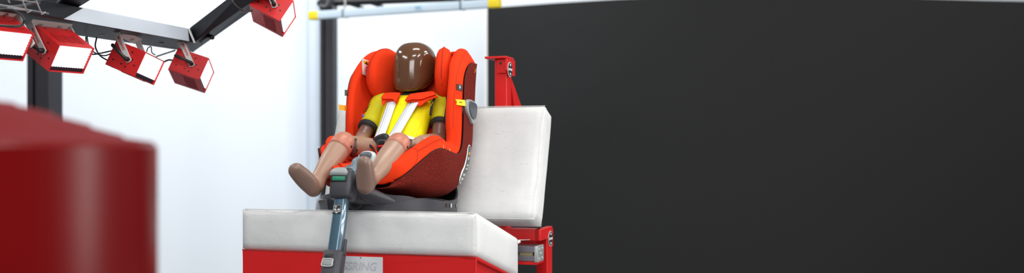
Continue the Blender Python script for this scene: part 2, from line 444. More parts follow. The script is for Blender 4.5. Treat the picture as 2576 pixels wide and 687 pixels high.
# second cross beam on the left
beam4('cross_beam', (PF(160, 51, 3.42), PF(113, 43, 3.42), PF(113, 33, 3.42), PF(160, 40, 3.5)), (PF(262, -38, 3.0), PF(190, -38, 3.0), PF(190, -50, 3.0), PF(262, -50, 3.1)), M_beam)
f.add('corner_gusset', prism([PF(472, 72, 3.79), PF(477, 72, 3.79), PF(492, 107, 3.79), PF(487, 108, 3.79)], (0, .01, 0)), M_alu, smooth=False)
f.add('dark_shroud', prism([PF(108, -8, 3.3), PF(123, 42, 3.3), PF(150, 20, 3.3), PF(195, -8, 3.3)], (0, .14, .02)), M_blackp, smooth=False)
def screw(px, py, D, par):
    par.add('screw', join(disc(PF(px, py, D), (0.25, -.75, -.6), .0105, .002), disc(PF(px, py, D)+Vector((.001, -.003, -.002)), (0.25, -.75, -.6), .0055, .004, seg=6)), M_alu, smooth=False)
for px, py in ((257, 85), (406, 109)):
    t_ = (px+60)/549
    D0 = 2.84+(3.83-2.84)*t_; D1 = 3.18+(4.2-3.18)*t_
    screw(px, py, (D0+D1)/2-.02, f)
f.add('cable_clip', tube([PF(507, 104, 3.9), PF(512, 97, 3.86), PF(524, 91, 3.82), PF(534, 94, 3.8)], .009, n=12), M_blackp)
for px, D in ((250, 3.0), (640, 3.5)):
    p = PF(px, -30, D); f.add('suspension_rod', tube([p, p+Vector((0, 0, 2.2))], .012), M_beam)

# ================================================================== LED LAMPS
LD = (0.12534, 0.13872, 0.09604)
LAMPS = [
 ('L1', (-1.552, 3.085, .3535), (.770, -.346, -.536), (.418, .908, .016), (.481, -.236, .844), (-31, 99), (-70, 24), (-104, 60),
  'red LED lamp cut off by the left edge'),
 ('L2', (-1.454, 3.292, .331), (.770, -.346, -.536), (.418, .908, .016), (.481, -.236, .844), (109.4, 127.7), (75, 57), (66, 96),
  'red LED lamp second from left, its full LED grid facing us below a wide bracket'),
 ('L3', (-1.353, 3.68, .324), (.907, -.198, -.372), (.151, .977, -.151), (.393, .081, .916), (322.5, 150), (291, 76), (286, 115),
  'red LED lamp third from left, between the big LED grid and the frame corner'),
 ('L4', (-1.247, 3.986, .320), (.949, .021, -.316), (-.128, .938, -.322), (.290, .346, .892), (482, 162), (453, 97), (443, 142),
  'red LED lamp hanging just below the frame corner'),
 ('L5', (-.874, 3.746, .519), (.884, -.027, -.468), (-.136, .941, -.311), (.448, .338, .828), (689.7, 13), (664, -50), (668, -22),
  'red LED lamp at the top edge, rightmost of the red lamps'),
]
def led_lamp(T, a, b, c, piv, top, lev, lab):
    T = Vector(T)+Vector((0, 0, H)); a = Vector(a).normalized(); b = Vector(b); b = (b-a*b.dot(a)).normalized(); c = a.cross(b)
    f = Frame('led_lamp', T, False, lab, 'lamp', 'red LED lamps on the overhead frame')
    R = axes(a, b, c)
    da, db, dc = LD
    G = lambda u, v, w: T+a*(u*da)+b*(v*db)+c*(w*dc)
    # housing: box open at the front with a thin wall
    ho = [G(-.5, -.5, -.5), G(-.5, .5, -.5), G(-.5, .5, .5), G(-.5, -.5, .5)]
    hf = [p+a*da for p in ho]
    k = .955
    cf = sum(hf, Vector())/4
    hi = [cf+(p-cf)*k for p in hf]; hb = [p-a*.010 for p in hi]
    f.add('housing', loft([ho, hf, hi, hb]), M_lampred, smooth=True, bevel=.0022, bseg=2, autos=30)
    # circuit board
    f.add('circuit_board', box(T+a*(da*.5-.0095), (.004, db*.95, dc*.95), R), M_board, smooth=False)
    # LEDs: grid of round lenses, one emitting part
    nx, nz = 13, 8
    geos = []
    w0, w1 = -.46, .46; h0, h1 = -.32, .465
    sp = db*(w1-w0)/nx
    for i in range(nx):
        for j in range(nz):
            p = T+a*(da*.5-.0075)+b*(db*(w0+(w1-w0)*(i+.5)/nx))+c*(dc*(h0+(h1-h0)*(j+.5)/nz))
            geos.append(disc(p, a, .0045, .0045, seg=10))
    f.add('led_array', join(*geos), M_led, smooth=False)
    # vents on the two long faces, grilles as darker recessed panels with ribs
    for sg in (1, -1):
        for i in range(3):
            u0 = .02; v0 = -.30+i*.26
            cc = T+c*(sg*(dc*.5+.0004))+a*(da*(.12))+b*(db*(v0+.04))
            g = f.add('vent', box(cc, (da*.36, db*.20, .001), R), mat('vent_dark_red', (128, 20, 26), .6), smooth=False)
            ribs = [box(cc+a*(da*(-.15+.05*q)), (da*.012, db*.2, .003), R) for q in range(7)]
            f.add('vent_rib', join(*ribs), M_lampred, parent=g, smooth=False).location = (0, 0, 0)
    # screws and holes on the near side
    for u, w in ((-.33, -.22), (-.05, -.25), (.10, -.30), (.22, .05), (.34, -.12), (.12, .30)):
        f.add('screw_hole', disc(T-b*(db*.5)+a*(da*u)+c*(dc*w), -b, .0032, .0008, seg=10), M_blackp, smooth=False)
    for u, w in ((-.4, -.3), (-.4, .3), (-.12, .32), (-.12, -.32)):
        f.add('screw_hole', disc(T-c*(dc*.5)+a*(da*u)+b*(db*w), -c, .0026, .0006, seg=10), mat('dull_red_hole', (110, 30, 34), .6), smooth=False)
        f.add('screw_hole', disc(T+c*(dc*.5)+a*(da*u)+b*(db*w), c, .0026, .0006, seg=10), M_blackp, smooth=False)
    # pivot where the pixel meets the near side plane
    def onplane(px, py, off):
        r = Vector(((px-1288)/2576, 1, (385-py)/2576)); o = T-b*(db*.5+off)-Vector((0, 0, H)); nrm = b
        D = o.dot(nrm)/r.dot(nrm)
        return r*D+Vector((0, 0, H))
    off = .007
    pv = onplane(*piv, off); tp = onplane(*top, off)
    d = tp-pv; ln = d.length; d.normalize()
    sd = d.cross(b).normalized()
    Rb = axes(d, sd, b)
    arm = box(pv+d*(ln/2-.004), (ln+.008, .021, .004), Rb)
    y = f.add('bracket', join(arm, disc(pv-b*.002, b, .0105, .004),
              box(tp+b*(db/2+off), (.004, .021*1.6, db+2*off+.004), Rb),
              box(pv+b*(db+2*off)+d*(ln/2-.004), (ln+.008, .021, .004), Rb)), M_alum, smooth=False, bevel=.0008)
    # plate against the beam
    for q in (.25, .75):
        f.add('bracket_bolt', disc(tp+b*((db+2*off)*q)-d*.002, -d, .0065, .004, seg=12), M_alu, parent=y, smooth=False)
    tx = place(text_geo('MESSRING', .0115, .0003, spacing=1.05), pv+d*(ln*.52)-b*.0024, d, -(d.cross(-b)))
    # reads from the outer end towards the pivot
    tx = place(text_geo('MESSRING', .0125, .0003, spacing=1.0), pv+d*(ln*.55)-b*.0026, -d, b.cross(d))
    f.add('lettering', tx, M_printred, parent=y, smooth=False)
    # clamping lever
    le = onplane(*lev, .026); p0 = pv-b*.004; p1 = pv-b*.016
    f.add('clamp_lever', join(tube([p0, p1], [.0085, .0075]), tube([p1, p1.lerp(le, .45)-b*.008, le-b*.006], [.006, .0055, .0068], n=10)), M_blackp)
    return f
for L in LAMPS: led_lamp(*L[1:])

# cables
def cable(pts, r, lab, m=M_blackp):
    q = [P(*p) for p in pts]
    c = sum(q, Vector())/len(q); g = tube(q, r, n=28, seg=8)
    o = mesh_obj('cable', [v-c for v in g[0]], g[1], m); o.location = c
    tag(o, lab, 'cable'); return o
cable([(-20, 26, 2.7), (28, 24, 2.7), (55, 40, 2.7), (60, 55, 2.7), (45, 66, 2.75), (-10, 64, 2.8)], .0035, 'black cable looping under the wire tray at top left')
cable([(49, 66, 3.2), (51, 88, 3.2), (60, 102, 3.2), (72, 105, 3.3)], .0022, 'thin black cable hanging left of the lamp with the full LED grid')
cable([(219, 92, 3.6), (223, 112, 3.6), (236, 131, 3.6), (262, 140, 3.6), (285, 132, 3.65)], .0022, 'thin black cable looping low between the second and third lamps')
cable([(243, 95, 3.62), (240, 118, 3.6), (252, 140, 3.6), (272, 153, 3.64)], .0026, 'black cable running behind the lower left of the third lamp')
cable([(216, 94, 3.66), (219, 122, 3.66), (231, 136, 3.66), (252, 134, 3.66), (280, 128, 3.7)], .0026, 'short black cable crossing to the left side of the third lamp')
cable([(369, 130, 3.9), (372, 121, 3.9), (380, 118, 3.9), (382, 132, 3.9), (390, 138, 3.9)], .0022, 'small black cable knot right of the third lamp')
cable([(394, 142, 4.2), (415, 135, 4.2), (440, 127, 4.2)], .0032, 'thick black cable under the beam before the corner lamp')
cable([(414, 155, 4.0), (424, 151, 4.0), (436, 152, 4.0)], .0034, 'short black cable between the third lamp and the corner lamp')
cable([(578, -12, 3.3), (590, 12, 3.3), (612, 27, 3.35), (634, 28, 3.5)], .0035, 'black cable drooping from the right beam to the top lamp')

# wire cable tray at top left
f = Frame('cable_tray', P(50, 10, 2.9), False, 'galvanised wire cable tray at the top left corner', 'tray')
M_wire = mat('galvanised_wire', (170, 168, 168), .4, metal=.5)
for (a_, b_) in (((-20, 8, 2.85), (122, 34, 3.1)), ((-20, -10, 2.8), (100, 8, 3.1)), ((20, 20, 2.7), (66, 26, 3.0))):
    f.add('long_wire', tube([P(*a_), P(*b_)], .0020, seg=8), M_wire)
for pts in ([(92, 4, 3.02), (105, 37, 3.05), (114, 31, 3.05)], [(53, -6, 2.95), (70, 32, 2.98), (79, 26, 3.0)], [(15, -10, 2.8), (24, 6, 2.85)]):
    f.add('cross_wire', tube([P(*p) for p in pts], .0022, seg=8), M_wire)
f.add('cable_bundle', tube([P(-20, 14, 2.95), P(30, 18, 3.0), P(70, 12, 3.05), P(100, 2, 3.1)], .006, n=20), mat('dark_grey_cable', (62, 64, 70), .5))

# ================================================================== FOREGROUND DRUM
DD = 1.3; R0 = .232; cx = (371-1288)/2576*DD-R0
zr = (385-362)/2576*DD+H
f = Frame('red_drum', (cx, DD, 0), False, 'large dark red drum with a low domed lid in the left foreground', 'drum')
f.add('drum_body', lathe((cx, DD, 0), [(R0*.97, 0), (R0, .01), (R0, zr-.004), (R0-.003, zr), (0.01, zr+.0005)], 96), M_drum, autos=35)
f.add('domed_lid', lathe((cx, DD, zr), [(R0*.98, .0), (R0*.975, .003), (.19, .0085), (.187, .012), (.15, .022), (.147, .026), (.105, .037), (.102, .041), (.06, .050), (.057, .053), (.01, .058)], 96), M_drumlid, autos=50)

# ================================================================== TEST BENCH (sled)
SL = math.radians(14.4); cs, sn = math.cos(SL), math.sin(SL)
f = Frame('test_bench', (0, .25, -H), True, 'red steel crash test bench under the white cushions', 'bench')
ZT = -.178
def tiltpt(x, s_, d_):          # s along cushion top going back, d below the top plane
    return Vector((x, s_*cs, ZT-s_*sn-d_*.972))
# seat pan: front plate, floor plate, side flanges with recessed side panel
def tb(x0, x1, s0, s1, d0, d1):
    vs = [tiltpt(x, s_, d_) for x in (x0, x1) for s_ in (s0, s1) for d_ in (d0, d1)]
    return vs, [(0, 1, 3, 2), (4, 6, 7, 5), (0, 4, 5, 1), (2, 3, 7, 6), (0, 2, 6, 4), (1, 5, 7, 3)]
pan = f.add('seat_pan', join(tb(-.40, .40, 0.0, .45, .140, .146), tb(-.40, .40, -.0, .010, .140, .225)), M_red, smooth=True, bevel=.003, autos=30)
f.add('side_flange', tb(.372, .400, .008, .46, .1405, .1475), M_red, smooth=False)
f.add('side_flange', tb(-.40, -.372, .008, .46, .1405, .1475), M_red, smooth=False)
f.add('side_panel', tb(.380, .385, .012, .44, .147, .225), M_red, smooth=False)
f.add('side_panel', tb(-.385, -.380, .012, .44, .147, .225), M_red, smooth=False)
# front label with faded print
pxl = S(832, 660, t=0).x; pxr = S(963, 660, t=0).x
lp = f.add('name_plate', tb(pxl, pxr, -.0016, .0, .150, .222), M_paper, smooth=False)
txt = text_geo('MESSRING', .036, .0003, shear=.22, spacing=1.0)
wmax = max(v.x for v in txt[0])
g_ = S(949, 672, t=-.0022)
f.add('lettering', place(txt, Vector((g_.x-wmax, -.0024, g_.z)), (1, 0, 0), (0, 0, 1)), M_fade, parent=lp, smooth=False)
for (x, d_) in ((-.04, .155), (-.035, .160), (.02, .154)):
    f.add('smudge', disc(tiltpt(x, -.0020, d_), (0, -1, 0), .0025, .0006, seg=9), mat('dark_smudge', (120, 122, 126), .7), parent=lp, smooth=False)
# sub frame below (out of the frame of the photograph, carries the bench)
f.add('support_box', box2((-.30, .03, -.92), (.30, .38, -.40)), M_red, smooth=False, bevel=.004)
f.add('sled_platform', box2((-.62, -.75, -1.02), (.62, 1.15, -.90)), M_sled, smooth=False, bevel=.005)
f.add('sled_runner', join(box2((-.5, -.7, -1.30), (-.36, 1.1, -1.02)), box2((.36, -.7, -1.30), (.5, 1.1, -1.02))), M_sled, smooth=False)
# back frame
tq = .70
A_ = S(1255, 586, t=tq)
zt, zb = S(1358, 574, t=.66).z, S(1358, 603, t=.66).z
xr = S(1352, 590, t=.64).x
f.add('cross_tube', box2((-.40, .60, zb), (xr+.018, .66, zt)), M_red, smooth=True, bevel=.003, autos=30)
f.add('end_block', box2((xr-.001, .600, zb), (xr+.022, .775, zt)), M_red, smooth=True, bevel=.003, autos=30)
f.add('rear_leg', box2((xr-.02, .70, -.91), (xr+.020, .775, zb+.01)), M_red, bevel=.002, autos=30)
f.add('rear_leg', box2((-.40, .70, -.91), (-.36, .775, zb+.01)), M_red, bevel=.002, autos=30)
b0 = Vector((xr-.03, .68, zb+.012)); b1 = Vector((xr-.30, .60, -.60))
db_ = (b1-b0); Rz = db_.to_track_quat('Z', 'X').to_matrix()
f.add('brace', box((b0+b1)/2, (.05, .05, db_.length), Rz), M_red, smooth=False)
def marker(c, par):
    s_ = f.add('marker_sticker', disc(c, (1, 0, 0), .0285, .0012, seg=32), M_white, parent=par, smooth=False)
    f.add('marker_face', disc(Vector(c)+Vector((.001, 0, 0)), (1, 0, 0), .0265, .0008, seg=32), M_blackp, parent=par, smooth=False)
    for dy, dz in ((0, 0), (.0165, 0), (-.0165, 0), (0, .017), (0, -.017)):
        f.add('marker_dot', disc(Vector(c)+Vector((.0018, dy, dz)), (1, 0, 0), .0052, .0008, seg=16), M_white, parent=par, smooth=False)
zc = S(1384, 601, x=xr+.024).z; 
ms = f.add('marker_plate', box2((xr+.0195, .722, zc-.032), (xr+.0215, .782, zc+.032)), M_red, smooth=False)
marker((xr+.0225, S(1384.5, 601, x=xr+.0225).y, zc), ms)
# aluminium profile rail with slot and end plate
pr0 = S(1345, 621, t=.52); pr1 = S(1345, 658, t=.52); xe = pr0.x
zt2, zb2 = pr0.z, pr1.z; hh2 = zt2-zb2
al = f.add('profile_rail', join(box2((-.36, .52, zt2-hh2*.40), (xe, .62, zt2)), box2((-.36, .52, zb2), (xe, .62, zb2+hh2*.36)), box2((-.36, .535, zb2+.005), (xe, .60, zt2-.005))), mat('profile_grey', (128, 128, 136), .35, metal=.7), smooth=False, bevel=.001)
f.add('slot_insert', box2((xe-.055, .523, zb2+hh2*.37), (xe-.008, .53, zt2-hh2*.41)), mat('brass_insert', (150, 138, 104), .4, metal=.4), parent=al, smooth=False)
ep = f.add('end_plate', box2((xe, .515, zb2-.003), (xe+.012, .600, zt2+.002)), mat('end_plate_grey', (180, 186, 184), .35, metal=.5), bevel=.0015)
for dy, dz in ((-.035, .017), (.008, .017), (-.035, -.017), (.008, -.017), (-.012, 0)):
    f.add('bolt', disc((xe+.012, .57+dy, (zt2+zb2)/2+dz), (1, 0, 0), .0038, .002, seg=10), M_ltgrey, parent=ep, smooth=False)
f.add('rail_carrier', box2((xe-.30, .52, zb2-.012), (xe+.005, .62, zb2-.001)), M_red, smooth=False)
f.add('pin', disc(S(1306, 608, t=.5), (0, -1, 0), .006, .03, seg=12), M_white)
f.add('tie_rod', tube([S(1306, 604, t=.56), S(1345, 603, t=.62)], .0018), M_alu)
# upper bracket behind the cushion
xu = S(1275, 220, t=.80).x; xu0 = S(1244.5, 220, t=.80).x
zt3 = S(1260, 148, t=.80).z
post = f.add('back_upright', box2((xu0, .80, -.9), (xu, .86, zt3)), M_red, smooth=True, bevel=.003, autos=30)
f.add('top_flange', box2((S(1224, 148, t=.80).x, .775, zt3), (xu+.006, .875, zt3+.008)), M_red, bevel=.0015, autos=30)
hp = [Vector((xu+.001, y_, z_)) for y_, z_ in ((.775, zt3-.002), (.88, zt3-.002), (.88, zt3-.062), (.80, zt3-.062), (.775, zt3-.045))]
hdp = f.add('head_plate', prism(hp, (.008, 0, 0)), M_red, smooth=False, bevel=.001)
f.add('head_plate', box2((xu0+.012, .792, zt3-.055), (xu+.002, .799, zt3-.001)), M_red, smooth=False, bevel=.001)
f.add('plate_hole', disc(Vector((xu0+.026, .7915, zt3-.018)), (0, -1, 0), .005, .0008), M_blackp, smooth=False)
mc = S(1283, 175, x=xu+.010)
marker((xu+.0095, mc.y, mc.z), hdp)
g0 = S(1288, 197, x=xu); g1 = S(1312, 268, x=xu)
f.add('gusset', prism([Vector((xu-.02, .86, g0.z)), Vector((xu-.02, .86, g0.z-.03)), Vector((xu-.02, g1.y+.02-.05, g1.z-.15)), Vector((xu-.02, g1.y+.05, g1.z-.15)), Vector((xu-.02, g1.y, g1.z))], (.02, 0, 0)), M_red, smooth=False)

# ================================================================== CUSHIONS
def cushion_geo(x0, x1, s0, s1, d0, d1, fn, nx=26, ns=14, nd=6, puff=.004):
    """rounded soft box; fn maps (x, s, d) to bench coordinates"""
    V, F = [], []
    def face(fun, a, b):
        k = len(V)
        for i in range(a+1):
            for j in range(b+1): V.append(Vector(fun(i/a, j/b)))
        for i in range(a):
            for j in range(b): F.append((k+i*(b+1)+j, k+(i+1)*(b+1)+j, k+(i+1)*(b+1)+j+1, k+i*(b+1)+j+1))
    L = lambda a, b, t: a+(b-a)*t
    pf = lambda u, v: puff*(math.sin(PI*u)*math.sin(PI*v))**.5 if 0 < u < 1 and 0 < v < 1 else 0
    face(lambda u, v: (L(x0, x1, u), L(s0, s1, v), d0-pf(u, v)), nx, ns)
    face(lambda u, v: (L(x0, x1, u), L(s0, s1, v), d1), nx, ns)
    face(lambda u, v: (L(x0, x1, u), s0-pf(u, v)*.6, L(d0, d1, v)), nx, nd)
    face(lambda u, v: (L(x0, x1, u), s1+pf(u, v)*.6, L(d0, d1, v)), nx, nd)
    face(lambda u, v: (x0-pf(u, v)*.6, L(s0, s1, u), L(d0, d1, v)), ns, nd)
    face(lambda u, v: (x1+pf(u, v)*.6, L(s0, s1, u), L(d0, d1, v)), ns, nd)
    # rounding of the corners
    rr = .015
    out = []
    for v in V:
        q = Vector((min(max(v.x, x0+rr), x1-rr), min(max(v.y, s0+rr), s1-rr), min(max(v.z, d0+rr), d1-rr)))
        w = v-q
        if w.length > rr*1.001 and sum(abs(c) > 1e-5 for c in w) > 1: w = w.normalized()*max(rr, w.length*.74)
        out.append(fn(q+w))
    return out, F
wav = lambda x, y: .0012*math.sin(x*21+1)+.0008*math.sin(x*47+y*9)
f = Frame('seat_cushion', tiltpt(0, .22, .138), True, 'white linen horizontal seat cushion under the child seat', 'cushion')
g = cushion_geo(-.405, .402, 0, .468, 0, .138, lambda v: tiltpt(v.x, v.y+wav(v.x, v.z), v.z))
f.add('cushion_cover', g, M_linen)
def piping(f, pts, r=.0011):
    f.add('seam_piping', tube(pts, r, seg=8), M_linen)
piping(f, [tiltpt(x/50*1.03, .0025, .0025) for x in range(-19, 20)])
piping(f, [tiltpt(.397, s_/40, .003) for s_ in range(0, 19)])
piping(f, [tiltpt(.3985, .0015, d_/100) for d_ in range(1, 14)])
BA = math.atan2(.14, .39); cb, sb = math.cos(BA), math.sin(BA)
def backpt(x, s_, d_):          # s up along the front face, d into thickness
    return Vector((x, .507+s_*sb+d_*cb, -.232+s_*cb-d_*sb))
f = Frame('back_cushion', backpt(.03, 0, .045), True, 'white linen backrest cushion standing upright behind the child seat', 'cushion')
HB = .430
g = cushion_geo(-.385, .443, 0, HB, 0, .108, lambda v: backpt(v.x, v.y, v.z+wav(v.y, v.x)))
f.add('cushion_cover', g, M_linen)
piping(f, [backpt(.445, s_/40*HB, .001) for s_ in range(1, 40)])
piping(f, [backpt(-.37+.81*k/30, .002, .001) for k in range(31)])
piping(f, [backpt(-.37+.81*k/30, HB-.002, .001) for k in range(31)])

# ================================================================== CHILD SEAT
cs_ = Frame('child_seat', (0, .22, -.23), True, 'orange child car seat with headrest on the white seat cushion', 'child seat')
# stations of the bucket: rim (t,z,X), wall w, seam (px,py,x), outer spine, inner spine
ST_ = [
 # R(t,z,X)            w     seam px,py,x            Bout          Bin
 ((-.030, -.072, .040), .030, (None, -.030, -.095, .050), (-.030, -.112), (-.038, -.066)),
 ((.025, -.040, .082), .034, (972, 463, .086, None), (.010, -.112), (-.005, -.040)),
 ((.078, -.011, .134), .036, (1008, 446, .130, None), (.060, -.116), (.060, -.034)),
 ((.128, .021, .168), .038, (1040, 420, .162, None), (.120, -.126), (.120, -.040)),
 ((.165, .043, .189), .042, (1068, 396, .183, None), (.180, -.144), (.175, -.046)),
 ((.205, .058, .206), .046, (1088, 379, .200, None), (.240, -.157), (.230, -.052)),
 ((.250, .052, .206), .046, (1106, 374, .213, None), (.300, -.158), (.280, -.054)),
 ((.300, .038, .204), .044, (1126, 381, .215, None), (.405, -.156), (.335, -.046)),
 ((.340, .034, .200), .032, (1147, 388, .216, None), (.492, -.116), (.385, -.020)),
 ((.343, .062, .198), .026, (1158, 372, .216, None), (.546, -.052), (.420, .020)),
 ((.336, .110, .198), .026, (1162, 330, .216, None), (.582, .015), (.445, .070)),
 ((.338, .160, .199), .026, (1163, 285, .216, None), (.595, .090), (.480, .125)),
 ((.350, .212, .199), .026, (1164, 235, .215, None), (.622, .165), (.520, .190)),
 ((.372, .265, .198), .029, (1166, 200, .213, None), (.635, .225), (.552, .245)),
 ((.410, .313, .195), .038, (1171, 178, .211, None), (.640, .270), (.575, .285)),
 ((.465, .352, .190), .038, (1178, 165, .207, None), (.640, .300), (.592, .312)),
 ((.525, .374, .182), .036, (1187, 160, .202, None), (.635, .322), (.600, .330)),
 ((.570, .362, .172), .034, (1196, 163, .196, None), (.628, .335), (.604, .338)),
]
def station_pts():
    rows = []
    for R_, w, sm, bo, bi in ST_:
        if sm[0] is None: s3 = Vector((sm[3], sm[1], sm[2]))
        else: s3 = S(sm[0], sm[1], x=sm[2])
        rows.append((Vector((R_[2], R_[0], R_[1])), Vector((w, 0, 0)), s3, Vector((0, *bo)), Vector((0, *bi))))
    cols = [catmull([r[k] for r in rows], 96) for k in range(5)]
    return cols
RC, WC, SC, BO, BI = station_pts()
def sup(q, n=2.7): return (1-(1-q)**n)**(1/n)
def orange_section(i):
    R_, w, s3, bo, bi = RC[i], WC[i].x, SC[i], BO[i], BI[i]
    half = []
    d = Vector((0, R_.y-bi.y, R_.z-bi.z)); dl = d.length or 1; dn = d/dl
    rr = w/2
    for k in range(15):                          # inner wall, from the spine up
        q = k/14; qq = q*(1-rr/max(dl, rr*1.2))
        half.append(bi+d*qq+Vector(((R_.x-w)*sup(q, 2.9), 0, 0)))
    c = R_-dn*rr-Vector((w/2, 0, 0))
    for k in range(1, 8):                        # rim roll
        an = PI-PI*k/8
        half.append(c+Vector((math.cos(an)*w/2, 0, 0))+dn*(math.sin(an)*rr))
    e0 = c+Vector((w/2, 0, 0))
    s_in = s3*1.0
    for k in range(0, 7):                        # outer cheek down to the seam
        q = k/6
        p = e0.lerp(s_in, q); p.x += .006*math.sin(PI*q)
        half.append(p)
    b_in = bo.lerp(bi, .22)
    s_ = Vector((s3.x-.006, s3.y, s3.z))
    for k in range(1, 13):                       # hidden under the shell
        q = 1-k/12
        p = b_in+(Vector((0, s_.y, s_.z))-b_in)*q; p.x = s_.x*sup(q, 3.0)*(.985 if q < 1 else 1)-.004
        p.x = max(p.x, 0)
        half.append(p)
    return half
halves = [orange_section(i) for i in range(97)]
def fullring(h):
    mir = [Vector((-p.x, p.y, p.z)) for p in h[1:-1]][::-1]
    return h+mir
rings = [fullring(h) for h in halves]
# close the nose and the top softly
def shrink(ring, off, k):
    c = sum(ring, Vector())/len(ring); return [c+(p-c)*k+Vector(off) for p in ring]
pre = [shrink(rings[0], (0, -.016, -.004), .45), shrink(rings[0], (0, -.012, -.003), .80)]
post_ = [shrink(rings[-1], (0, .005, .010), .93), shrink(rings[-1], (0, .010, .014), .7)]
liner = cs_.add('seat_cover', loft(pre+rings+post_), M_orange, subsurf=0)
liner['label'] = 'bright orange jersey seat cover'
# seam lines following the cover
def colpts(idx, i0, i1, off=.0006, sx=1):
    out = []
    for i in range(i0, i1+1):
        p = halves[i][idx].copy(); q = halves[i][idx-1]; r = halves[i][idx+1]
        out.append(Vector((p.x*sx, p.y, p.z)))
    return out
for sx in (1, -1):
    cs_.add('stitched_seam', tube(colpts(22, 54, 94, sx=sx), .0009, seg=6), M_seam, parent=liner)
    cs_.add('stitched_seam', tube(colpts(21, 16, 30, sx=sx), .0009, seg=6), M_seam, parent=liner)
    cs_.add('stitched_seam', tube([Vector((p.x*sx, p.y, p.z)) for p in halves[16][15:29]], .0009, seg=6), M_seam, parent=liner)
def on_liner(px, py, sx, k0=8, k1=29):
    c = []
    for i in range(1, 96):
        for k in range(k0, k1):
            p = halves[i][k]; p = Vector((p.x*sx, p.y, p.z))
            X = OX+CT*p.x-ST*p.y; Y = OY+ST*p.x+CT*p.y
            e = math.hypot(1288+2576*X/Y-px, 385-2576*p.z/Y-py)
            c.append((e+ (Y-3)*12, i, k, p))
    c.sort(key=lambda q: q[0]); e, i, k, p = c[0]
    g = lambda a_, b_: Vector((halves[a_][b_].x*sx, halves[a_][b_].y, halves[a_][b_].z))
    n_ = (g(i+1, k)-g(i-1, k)).cross(g(i, k+1)-g(i, k-1)).normalized()
    view = Vector((.1, -1, 0))
    if n_.dot(view) < 0: n_ = -n_
    return p, n_
def liner_patch(pxs, sx, off=.0012, k0=8, k1=29):
    """flat label lying on the cover: plane through the surface at its middle"""
    cx_ = sum(q[0] for q in pxs)/len(pxs); cy_ = sum(q[1] for q in pxs)/len(pxs)
    p, n_ = on_liner(cx_, cy_, sx, k0, k1); p = p+n_*off
    out = []
    for a_, b_ in pxs:
        o_ = S(a_, b_, t=0); q_ = S(a_, b_, t=.3); d_ = q_-o_
        out.append(o_+d_*((p-o_).dot(n_)/d_.dot(n_)))
    return out, n_
# melange shell
def shell_section(i):
    s3, bo = SC[i], BO[i]
    out = []
    for k in range(19):
        q = 1-k/18
        p = bo+(Vector((0, s3.y, s3.z))-bo)*q; p.x = (s3.x+.0060)*sup(q, 3.7)
        out.append(p)
    return out
shr = []
for i in range(7, 92):
    h = shell_section(i); shr.append(h+[Vector((-p.x, p.y, p.z)) for p in h[:-1]][::-1])
V_, F_ = loft(shr, closed=False, cap=False)
# top closure of the shell
shell = cs_.add('side_cover', (V_, F_), M_mel, solid=.003)
shell['label'] = 'rust and black melange outer cover'
for sx in (1, -1):
    cs_.add('cover_edge', tube([Vector(((SC[i].x+.0060)*sx, SC[i].y, SC[i].z)) for i in range(7, 92)], .0022, seg=6), mat('dark_melange_edge', (70, 20, 18), .9), parent=shell)
def shellpt(i, q, off=.0):
    s3, bo = SC[i], BO[i]
    p = bo+(Vector((0, s3.y, s3.z))-bo)*q; p.x = (s3.x+.0060)*sup(q, 3.7)+off
    return p

# headrest: two puffy wings and a centre pad
def wing(sx):
    ol = [(.395, .275), (.402, .235), (.430, .200), (.480, .185), (.560, .190), (.600, .24), (.600, .32), (.560, .362), (.500, .378), (.445, .365), (.410, .325)]
    pts = []
    for t_, z_ in ol:
        x_ = .138-.055*max(0, (t_-.40)/.2)
        pts.append(Vector((sx*x_, t_, z_)))
    nrm = Vector((sx*.96, .27, 0))
    return pillow(pts, nrm, .064, nr=10, p=2.4)
hr = cs_.add('headrest', join(pillow([Vector(p) for p in [(-.09, .59, .19), (.09, .59, .19), (.10, .59, .27), (.08, .595, .325), (0, .595, .335), (-.08, .595, .325), (-.10, .59, .27)]], (0, 1, 0), .045)), M_orange)
for sx in (1, -1):
    w_ = cs_.add('headrest_wing', wing(sx), M_orange)
    ol = [(.395, .275), (.402, .235), (.430, .200)]
    sm = catmull([Vector((sx*(.138-.055*max(0, (t_-.40)/.2)), t_, z_)) for t_, z_ in [(.402, .235), (.395, .275), (.410, .325), (.445, .365), (.500, .378), (.55, .366)]], 30)
    cs_.add('stitched_seam', tube(sm, .0013, seg=6), M_seam, parent=w_)

# inner pad of the seat (insert the dummy sits on) with its lower front edge
seatpad = pillow([Vector(p) for p in [(-.11, .10, -.040), (0, .06, -.036), (.11, .10, -.040), (.155, .2, -.046), (.14, .34, -.03), (0, .37, -.02), (-.14, .34, -.03), (-.155, .2, -.046)]], (0, .05, 1), .03)
cs_.add('seat_pad', seatpad, M_orange)

# shell-side details (right side): marker sticker, lever, tags
# leaf shaped sticker on the shell rear corner
def leaf():
    px = [(1177, 371), (1181, 379), (1181, 395), (1177, 415), (1172, 432), (1166, 450), (1158, 466), (1150, 472), (1148, 466), (1150, 452), (1157, 436), (1165, 420), (1170, 402), (1171, 384), (1174, 373)]
    return px
def project_on_shell(px, py, off=.001):
    """nearest shell surface point whose projection matches"""
    best = None
    for i in range(10, 92):
        for k in range(4, 121):
            p = shellpt(i, k/120)
            X = OX+CT*p.x-ST*p.y; Y = OY+ST*p.x+CT*p.y
            u = 1288+2576*X/Y; v = 385-2576*p.z/Y
            e = (u-px)**2+(v-py)**2
            if best is None or e < best[0]: best = (e, i, k)
    e, i, k = best
    return i, k/120
def shellnorm(i, q):
    i = min(max(i, 8), 95)
    a_ = shellpt(i+1, q)-shellpt(i-1, q); b_ = shellpt(i, min(q+.02, 1))-shellpt(i, max(q-.02, 0.005))
    n_ = a_.cross(b_).normalized()
    c_ = (RC[i]+BI[i])/2; c_.x = 0
    return n_ if n_.dot(shellpt(i, q)-c_) > 0 else -n_
